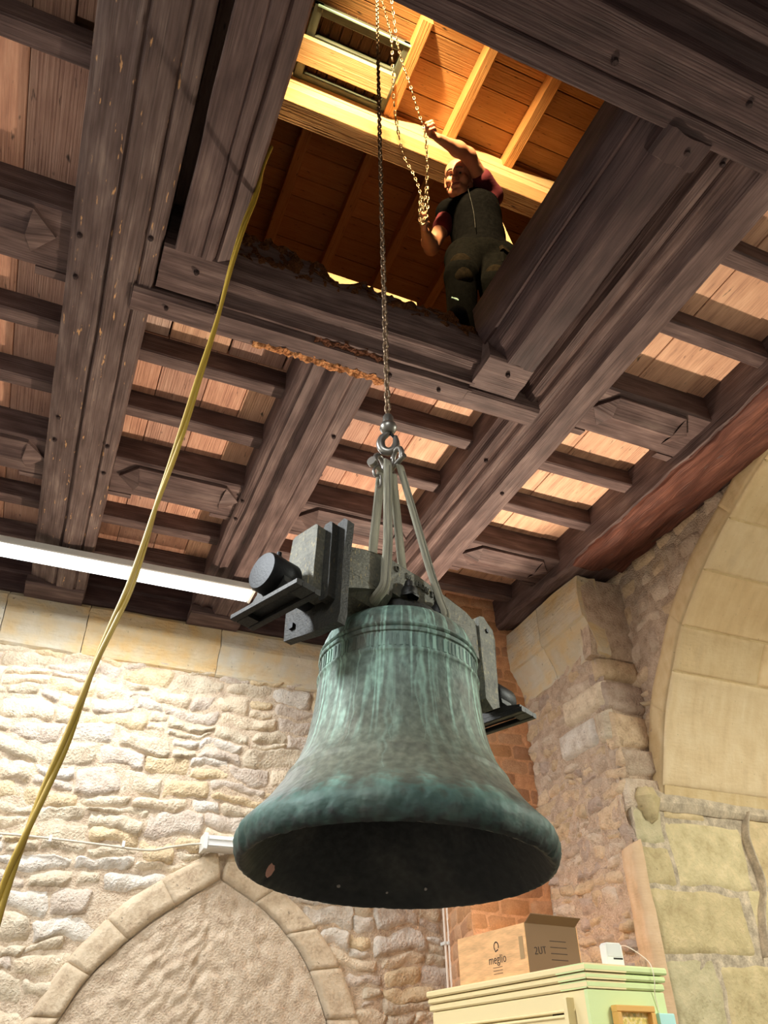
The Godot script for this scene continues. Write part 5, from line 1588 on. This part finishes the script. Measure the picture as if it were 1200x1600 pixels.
	obj("zip", tube(smooth_path(PackedVector3Array([J.neck + Vector3(-0.04, -0.01, 0.075), J.chest + fz * 0.183 + Vector3(-0.03, 0, 0), J.waist + fz * 0.187 + Vector3(-0.03, 0, 0), J.pel + fz * 0.187 + Vector3(-0.03, 0, 0)]), 5), 0.0028), M.black_iron, g)
	obj("collar", tube(smooth_path(PackedVector3Array([J.neck + Vector3(0.07, 0.06, 0.03), J.neck + Vector3(0.03, 0.045, 0.085), J.neck + Vector3(-0.04, 0.02, 0.085)]), 5), 0.008), M.white, g)
	var tr := begin()
	nets([[J.pel + Vector3(0, -0.05, 0), J.pel, 0.17, 0.16], [J.hipR, J.hipL, 0.135, 0.135], [J.hipR, J.kneeR, 0.128, 0.10], [J.kneeR, J.ankR, 0.095, 0.08], [J.hipL, J.kneeL, 0.128, 0.10], [J.kneeL, J.ankL, 0.095, 0.08]], 0.013, 0.025, tr)
	var tro := obj("trousers", done(tr), M.trouser, t)
	# cargo pocket and knee patches
	var pk: Vector3 = (J.hipL as Vector3).lerp(J.kneeL, 0.45)
	obj("cargo_pocket", strut(pk + Vector3(0.035, 0.09, 0.085), pk + Vector3(0.015, -0.07, 0.095), 0.13, 0.035, Vector3(0.3, 0.2, 0.93), 0.01, 0.004), M.trouser, tro)
	obj("pocket_flap", strut(pk + Vector3(0.037, 0.10, 0.095), pk + Vector3(0.033, 0.05, 0.104), 0.14, 0.03, Vector3(0.3, 0.2, 0.93), 0.008, 0.003), M.knee, tro)
	for e in ["kneeL", "kneeR"]:
		var kb := begin()
		nets([[J[e] + Vector3(-0.015, 0.06, 0.035), J[e] + Vector3(-0.01, -0.07, 0.03), 0.066, 0.062]], 0.012, 0.01, kb)
		obj("knee_patch", done(kb), M.knee, tro)
	var bt := begin()
	for e in ["ankR", "ankL"]:
		nets([[J[e] + Vector3(-0.005, 0.14, 0.01), J[e], 0.066, 0.062], [J[e] + Vector3(0.02, -0.01, -0.02), J[e] + Vector3(-0.1, -0.015, 0.13), 0.056, 0.054]], 0.012, 0.02, bt)
	var boots := obj("boots", done(bt), M.cloth_black, t)
	obj("blue_strip", tube(PackedVector3Array([J.ankR + Vector3(-0.09, 0.20, 0.08), J.ankR + Vector3(-0.075, 0.17, 0.10), J.ankR + Vector3(-0.05, 0.15, 0.105)]), 0.007), M.cyan, boots)  # small pale blue strip above the right boot
	# face details
	for s in [-1.0, 1.0]:
		obj("eye", xform(lathe(PackedVector2Array([Vector2(0, 0.009), Vector2(0.006, 0.006), Vector2(0.009, 0), Vector2(0.006, -0.006), Vector2(0, -0.009)]), 12), Transform3D(Basis(), H.call(s * 0.031, -0.001, 0.084))), M.eye, t)
		obj("eyebrow", tube(PackedVector3Array([H.call(s * 0.05, 0.026, 0.094), H.call(s * 0.032, 0.033, 0.103), H.call(s * 0.012, 0.028, 0.108)]), 0.005, 8), M.hair, t)
	obj("mouth", tube(PackedVector3Array([H.call(-0.024, -0.07, 0.097), H.call(0.0, -0.068, 0.105), H.call(0.024, -0.07, 0.097)]), 0.005, 8), M.lip, t)


# ---------------------------------------------------------------- lamps, pipes and cables on the walls
func batten(t: Node3D, c: Vector3, l: float, e: float, col: Color) -> void:
	# t stands for the whole fitting; c is the middle of its underside
	var w := 0.085
	obj("casing", sweep(PackedVector2Array([Vector2(c.z - w, c.y + 0.008), Vector2(c.z + w, c.y + 0.008), Vector2(c.z + w + 0.004, c.y + 0.015), Vector2(c.z + w, c.y + 0.06), Vector2(c.z - w, c.y + 0.06), Vector2(c.z - w - 0.004, c.y + 0.015)]), c.x - l / 2, c.x + l / 2, "x"), M.lampbody, t)
	var glow := StandardMaterial3D.new()
	glow.albedo_color = Color.WHITE
	glow.emission_enabled = true
	glow.emission = col
	glow.emission_energy_multiplier = 2.6
	obj("diffuser", bar(Vector3(c.x - l / 2 + 0.01, c.y, c.z - w + 0.004), Vector3(c.x + l / 2 - 0.012, c.y + 0.012, c.z + w - 0.004), "x", 0.003), glow, t)
	for s in [-1.0, 1.0]:
		obj("end_cap", bar(Vector3(c.x + s * (l / 2 + 0.005) - 0.008, c.y - 0.002, c.z - w - 0.006), Vector3(c.x + s * (l / 2 + 0.005) + 0.008, c.y + 0.062, c.z + w + 0.006), "x", 0.004), M.lampbody, t)
	var a := AreaLight3D.new()
	a.name = "lamp_light"
	a.area_size = Vector2(l - 0.04, w * 1.8)
	a.light_color = col
	a.light_energy = e
	a.area_normalize_energy = true
	a.area_range = 16.0
	a.shadow_enabled = true
	a.transform = Transform3D(Basis(Vector3.RIGHT, Vector3.BACK, Vector3.DOWN).orthonormalized(), c + Vector3(0, -0.006, 0))
	a.rotation = Vector3(-PI / 2, 0, 0)
	add_child(a, true)


func fittings() -> void:
	var t := thing("fluorescent_light", "bright white strip light fixed under the beams at the left", "light", Vector3(0.16, 4.50, -4.82))
	batten(t, Vector3(0.16, 4.50, -4.82), 1.8, 6.5, Color(0.965, 0.985, 1.0))
	for x in [-0.25, 0.92]:
		obj("fixing", bar(Vector3(x - 0.03, 4.558, -4.84), Vector3(x + 0.03, 4.60, -4.80), "x", 0.003), M.lampbody, t)
	var r := thing("fluorescent_light", "second strip light, unseen behind the camera, placed to light the bell and the cupboard", "light", Vector3(-1.2, 4.5, 1.1))  # unseen lamp behind the camera, lights the bell and the cupboard
	batten(r, Vector3(-1.2, 4.50, 1.1), 1.8, 13.0, Color(0.965, 0.985, 1.0))
	for x in [-1.8, -0.6]:
		obj("hanger", bar(Vector3(x - 0.01, 4.555, 1.09), Vector3(x + 0.01, 4.88, 1.11), "x", 0.003), M.lampbody, r)
	var e := thing("fluorescent_light", "fourth strip light, unseen further left, placed to light the back wall and the pier", "light", Vector3(-2.3, 4.5, -2.3))  # out of view on the left, placed to even out wall and pier light
	batten(e, Vector3(-2.3, 4.50, -2.3), 1.5, 30.0, Color(0.965, 0.985, 1.0))
	for x in [-2.8, -1.95]:
		obj("hanger", bar(Vector3(x - 0.01, 4.555, -2.31), Vector3(x + 0.01, 4.88, -2.29), "x", 0.003), M.lampbody, e)
	var g := thing("fluorescent_light", "third strip light, unseen beyond the arch, placed to light its soffit and jamb", "light", Vector3(4.5, 4.1, -0.9))  # unseen lamp past the arch, placed to light soffit and jamb
	batten(g, Vector3(4.5, 4.1, -0.9), 1.2, 18.0, Color(0.99, 1.0, 0.95))
	for x in [4.1, 4.9]:
		obj("hanger", bar(Vector3(x - 0.01, 4.155, -0.91), Vector3(x + 0.01, 4.95, -0.89), "x", 0.003), M.lampbody, g)
	# unseen lamp behind the box, placed to throw light up to the ceiling
	var u := thing("unseen_uplighter", "unseen lamp behind the cardboard box, placed to light the ceiling boards", "lamp", Vector3(2.74, 2.07, -4.52))
	obj("base", xform(lathe(PackedVector2Array([Vector2(0, 0.015), Vector2(0.05, 0.012), Vector2(0.055, 0.0)]), 24), Transform3D(Basis(), u.position)), M.black_iron, u)
	obj("bowl", xform(lathe(PackedVector2Array([Vector2(0.05, 0.12), Vector2(0.055, 0.12), Vector2(0.05, 0.06), Vector2(0.015, 0.02), Vector2(0.0, 0.012)]), 32), Transform3D(Basis(), u.position)), M.lampbody, u)
	var gl := StandardMaterial3D.new()
	gl.albedo_color = Color.WHITE
	gl.emission_enabled = true
	gl.emission = Color(1.0, 0.9, 0.78)
	gl.emission_energy_multiplier = 4.0
	obj("bulb", xform(lathe(PackedVector2Array([Vector2(0.0, 0.095), Vector2(0.03, 0.085), Vector2(0.035, 0.06), Vector2(0.0, 0.04)]), 20), Transform3D(Basis(), u.position)), gl, u)
	var up := SpotLight3D.new()
	up.name = "unseen_uplight"
	add_child(up)
	up.look_at_from_position(u.position + Vector3(0, 0.125, 0), Vector3(0.7, 4.9, -2.2))
	up.light_color = Color(1.0, 0.92, 0.82)
	up.light_energy = 15.5
	up.spot_angle = 47.0
	up.spot_angle_attenuation = 0.4
	up.spot_range = 14.0
	up.spot_attenuation = 2.0
	up.light_size = 0.05
	up.shadow_enabled = true
	# tube light above the blocked arch, behind the bell
	var b := thing("tube_light", "clear plastic tube light fitting above the blocked arch, half hidden by the bell's lip", "light", Vector3(1.7, 2.98, -5.55))
	obj("diffuser", sweep(PackedVector2Array([Vector2(-5.61, 2.95), Vector2(-5.52, 2.945), Vector2(-5.49, 2.96), Vector2(-5.485, 2.99), Vector2(-5.49, 3.02), Vector2(-5.52, 3.04), Vector2(-5.61, 3.04)]), 1.07, 2.35, "x"), M.clear, b)
	for x in [1.05, 2.35]:
		obj("end_cap", bar(Vector3(x, 2.94, -5.62), Vector3(x + 0.025, 3.045, -5.48), "x", 0.006), M.white, b)
	for y in [2.965, 3.005]:
		obj("ridge", bar(Vector3(1.08, y, -5.489), Vector3(2.34, y + 0.006, -5.479), "x", 0.001), M.white, b)
	var w := thing("wall_cable", "thin pale cable clipped along the back wall to the tube light", "cable", Vector3(0.4, 2.95, -5.61))
	obj("cable", tube(smooth_path(PackedVector3Array([Vector3(-1.2, 2.97, -5.60), Vector3(-0.6, 2.955, -5.595), Vector3(-0.1, 2.962, -5.595), Vector3(0.35, 2.945, -5.59), Vector3(0.7, 2.93, -5.59), Vector3(0.85, 2.96, -5.59), Vector3(0.98, 2.985, -5.58), Vector3(1.06, 2.99, -5.56)]), 6), 0.0075, 8), M.dull_white, w)
	for x in [-0.45, 0.1, 0.55]:
		obj("clip", bar(Vector3(x - 0.008, 2.935, -5.62), Vector3(x + 0.008, 2.975, -5.578), "x", 0.003), M.white, w)
	for k in 2:
		var x := 2.835 + k * 0.023
		var p := thing("conduit", "left one of two thin white pipes running up the brick corner" if k == 0 else "right one of two thin white pipes running up the brick corner", "pipe", Vector3(x, 0, -5.57))
		obj("pipe", tube(PackedVector3Array([Vector3(x + 0.0, 0.0, -5.545 + k * 0.012), Vector3(x, 2.2, -5.545 + k * 0.012), Vector3(x, 4.2, -5.545 + k * 0.012)]), 0.009, 10), M.white_pipe, p)
		obj("saddle", bar(Vector3(x - 0.013, 2.45, -5.6), Vector3(x + 0.013, 2.47, -5.532 + k * 0.012), "x", 0.003), M.white, p)


# ---------------------------------------------------------------- cupboard and what is on it
func cupboard() -> void:
	# own axes: x along the door side (towards the back), z out of the side panel towards the camera
	var base := Vector3(2.41, 0, -3.36)
	var ax := Vector3(0.19, 0, -1.27).normalized()
	var az := Vector3(0.53, 0, -0.08).normalized()
	# right-handed: X = along the side panel, Y = up, Z = towards the camera along the door
	var T := Transform3D(Basis(az, Vector3.UP, az.cross(Vector3.UP)), base)
	var t := thing("cupboard", "cream painted cupboard with moulded top and green light coloured into its side, lower right corner", "cupboard")
	t.transform = T
	var W := 0.53
	var L := 1.27
	var top := 2.07
	obj("carcass", bar(Vector3(0.05, 0, -L + 0.03), Vector3(W - 0.03, top - 0.02, -0.04), "z", 0.004), M.cream, t, true)
	obj("side_panel", bar(Vector3(0.02, 0, -0.045), Vector3(W - 0.02, top - 0.1, -0.025), "z", 0.003), M.cream_green_cast, t, true)
	# cornice: mitred moulding along the front (x 0 side) and the side (z 0 side)
	for q in [[0.0, 0.035], [0.035, 0.065], [0.065, 0.10]]:
		var o: float = 0.0 + q[0] * 0.28
		var y1: float = top - q[0]
		var y0: float = top - q[1] + 0.004
		obj("cornice", bar(Vector3(o, y0, -L), Vector3(W * 0.5, y1, -o), "z", 0.007), M.cream, t, true)
		obj("cornice", bar(Vector3(o + 0.001, y0 + 0.0005, -0.2), Vector3(W - o, y1 - 0.0005, -o + 0.001), "x", 0.007), M.cream_green_cast, t, true)
	obj("top_board", bar(Vector3(0.01, top - 0.03, -L), Vector3(W, top - 0.001, -0.01), "z", 0.004), M.cream, t, true)
	# face frame and panelled door, slightly ajar
	obj("stile", bar(Vector3(0.025, 0, -0.12), Vector3(0.05, top - 0.1, -0.035), "z", 0.004), M.cream, t, true)
	obj("stile", bar(Vector3(0.025, 0, -L + 0.02), Vector3(0.05, top - 0.1, -L + 0.08), "z", 0.004), M.cream, t, true)
	obj("rail", bar(Vector3(0.025, top - 0.17, -L + 0.08), Vector3(0.05, top - 0.1, -0.12), "z", 0.004), M.cream, t, true)
	obj("bead", bar(Vector3(0.02, top - 0.178, -L + 0.08), Vector3(0.03, top - 0.166, -0.12), "z", 0.004), M.cream, t, true)
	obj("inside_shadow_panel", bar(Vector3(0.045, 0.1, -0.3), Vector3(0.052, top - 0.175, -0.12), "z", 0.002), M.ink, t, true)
	var d := obj("door", bar(Vector3(0.02, 0.1, -L + 0.09), Vector3(0.042, top - 0.185, -0.17), "z", 0.004), M.cream, t, true)
	obj("panel_mould", bar(Vector3(0.012, top - 0.20, -L + 0.10), Vector3(0.022, top - 0.188, -0.18), "z", 0.004), M.cream, d, true)
	obj("door", bar(Vector3(-0.02, 0.1, -0.15), Vector3(0.03, top - 0.125, -0.125), "z", 0.004), M.cream, t, true)
	# cardboard box
	var bx := thing("cardboard_box", "brown cardboard box with open flap on top of the cupboard", "box")
	bx.transform = T * Transform3D(Basis(), Vector3(0.035, top, -0.42))
	var bl := 0.57
	var bw := 0.36
	var bh := 0.225
	obj("side", bar(Vector3(0, 0, -bl), Vector3(0.005, bh, 0), "z", 0.001), M.card, bx, true)
	obj("side", bar(Vector3(bw - 0.005, 0, -bl), Vector3(bw, bh, 0), "z", 0.001), M.card, bx, true)
	obj("end", bar(Vector3(0.005, 0, -0.005), Vector3(bw - 0.005, bh, 0), "x", 0.001), M.card_shade_print, bx, true)
	obj("end", bar(Vector3(0.005, 0, -bl), Vector3(bw - 0.005, bh, -bl + 0.005), "x", 0.001), M.card_shade_print, bx, true)
	obj("bottom", bar(Vector3(0, 0, -bl), Vector3(bw, 0.005, 0), "z", 0.001), M.card_shade_print, bx, true)
	obj("flap", strut(Vector3(0.18, bh, -0.003), Vector3(0.18, bh + 0.035, 0.05), bw - 0.02, 0.004, Vector3.UP, 0.001), M.card_shade_print, bx, true)
	obj("flap", strut(Vector3(bw, bh, -bl / 2), Vector3(bw * 0.62, bh + 0.03, -bl / 2), bl - 0.02, 0.004, Vector3.UP, 0.001), M.card_shade_print, bx, true)
	obj("tape", bar(Vector3(-0.0015, bh * 0.3, -0.05), Vector3(0.001, bh * 0.75, -0.018), "z", 0.0004), M.tape, bx, true)
	var f := SystemFont.new()
	f.font_names = PackedStringArray(["Droid Sans"])
	var face := Basis(Vector3.BACK, Vector3.UP, Vector3.LEFT)
	for q in [["meglio", 0.088, 64, -0.235]]:
		var tm := TextMesh.new()
		tm.font = f
		tm.text = q[0]
		tm.font_size = q[2]
		tm.pixel_size = 0.00075
		tm.depth = 0.001
		if q[2] > 30:
			var o := obj("print", tm, M.ink, bx, true)
			o.transform = Transform3D(face, Vector3(-0.001, q[1], q[3]))
	# small print under the name is too small to read: thin rules
	for k in 3:
		obj("print", bar(Vector3(-0.001, 0.052 - k * 0.014, -0.275), Vector3(0.0005, 0.055 - k * 0.014, -0.2), "z", 0.0003), M.card_shade_print, bx, true)
	var sw := PackedVector3Array()
	for k in 15:
		var a := -0.5 + 4.4 * k / 14.0
		sw.append(Vector3(-0.001, 0.148 + sin(a) * 0.02, -0.235 + cos(a) * 0.018))
	sw.append(Vector3(-0.001, 0.125, -0.245))
	sw.append(Vector3(-0.001, 0.132, -0.222))
	obj("emblem", tube(sw, 0.003, 6, 0.0015, Vector3.LEFT), M.ink, bx, true)
	# scrawl and block print on the end coloured as shaded
	var mk := TextMesh.new()
	mk.font = f
	mk.text = "2UT"
	mk.font_size = 56
	mk.pixel_size = 0.0008
	mk.depth = 0.001
	var mo := obj("print", mk, M.ink, bx, true)
	mo.transform = Transform3D(Basis(Vector3(0, 0, 1), 0.1), Vector3(0.09, 0.105, 0.0008))
	for k in 4:
		obj("print", bar(Vector3(0.16, 0.15 - k * 0.028, -0.0005), Vector3(0.27, 0.153 - k * 0.028, 0.001), "x", 0.0003), M.ink, bx, true)
	# router
	var r := thing("router", "small white router box on the cupboard top beside the cardboard box", "router")
	r.transform = T * Transform3D(Basis(Vector3.UP, -0.1), Vector3(0.29, top, -0.10))
	obj("case", sweep(rect(-0.05, 0.05, 0.0, 0.105, 0.012), -0.02, 0.02, "z"), M.white, r, true)
	obj("slot", bar(Vector3(-0.01, 0.034, 0.019), Vector3(0.045, 0.041, 0.0215), "x", 0.0008), M.iron, r, true)
	obj("label_plate", bar(Vector3(-0.043, 0.045, 0.019), Vector3(0.043, 0.098, 0.0212), "x", 0.002), M.lampbody, r, true)
	var rc := thing("router_cable", "thin white cable from the router down the cupboard's green-lit side", "cable")
	rc.transform = T
	obj("cable", tube(smooth_path(PackedVector3Array([Vector3(0.335, top + 0.09, -0.1), Vector3(0.37, top + 0.095, -0.08), Vector3(0.405, top + 0.055, -0.03), Vector3(0.425, top + 0.008, 0.006), Vector3(0.43, top - 0.06, 0.006), Vector3(0.44, top - 0.12, -0.017), Vector3(0.46, top - 0.25, -0.018), Vector3(0.47, top - 0.5, -0.018)]), 6), 0.0022, 6), M.white_pipe, rc, true)
	# picture and tag on the side panel
	var pf := thing("picture_frame", "small wooden picture frame hanging on the cupboard's green-lit side", "picture")
	pf.transform = T * Transform3D(Basis(), Vector3(0.265, top - 0.28, -0.02))
	obj("frame_rail", bar(Vector3(-0.12, 0.095, 0), Vector3(0.12, 0.12, 0.035), "x", 0.003), M.frame, pf, true)
	obj("frame_rail", bar(Vector3(-0.12, -0.12, 0), Vector3(0.12, -0.095, 0.035), "x", 0.003), M.frame, pf, true)
	for s in [-1.0, 1.0]:
		obj("frame_stile", bar(Vector3(s * 0.1075 - 0.0125, -0.094, 0), Vector3(s * 0.1075 + 0.0125, 0.094, 0.035), "x", 0.003), M.frame, pf, true)
	obj("picture", bar(Vector3(-0.096, -0.096, 0.004), Vector3(0.096, 0.096, 0.008), "x", 0.001), M.picture, pf, true)
	tag(obj("blue_tag", bar(Vector3.ZERO, Vector3(0.1, 0.07, 0.02), "x", 0.004), M.cyan, self, true), "pale blue tag at the right edge of the cupboard's green-lit side", "tag").transform = T * Transform3D(Basis(), Vector3(0.425, top - 0.255, -0.02))
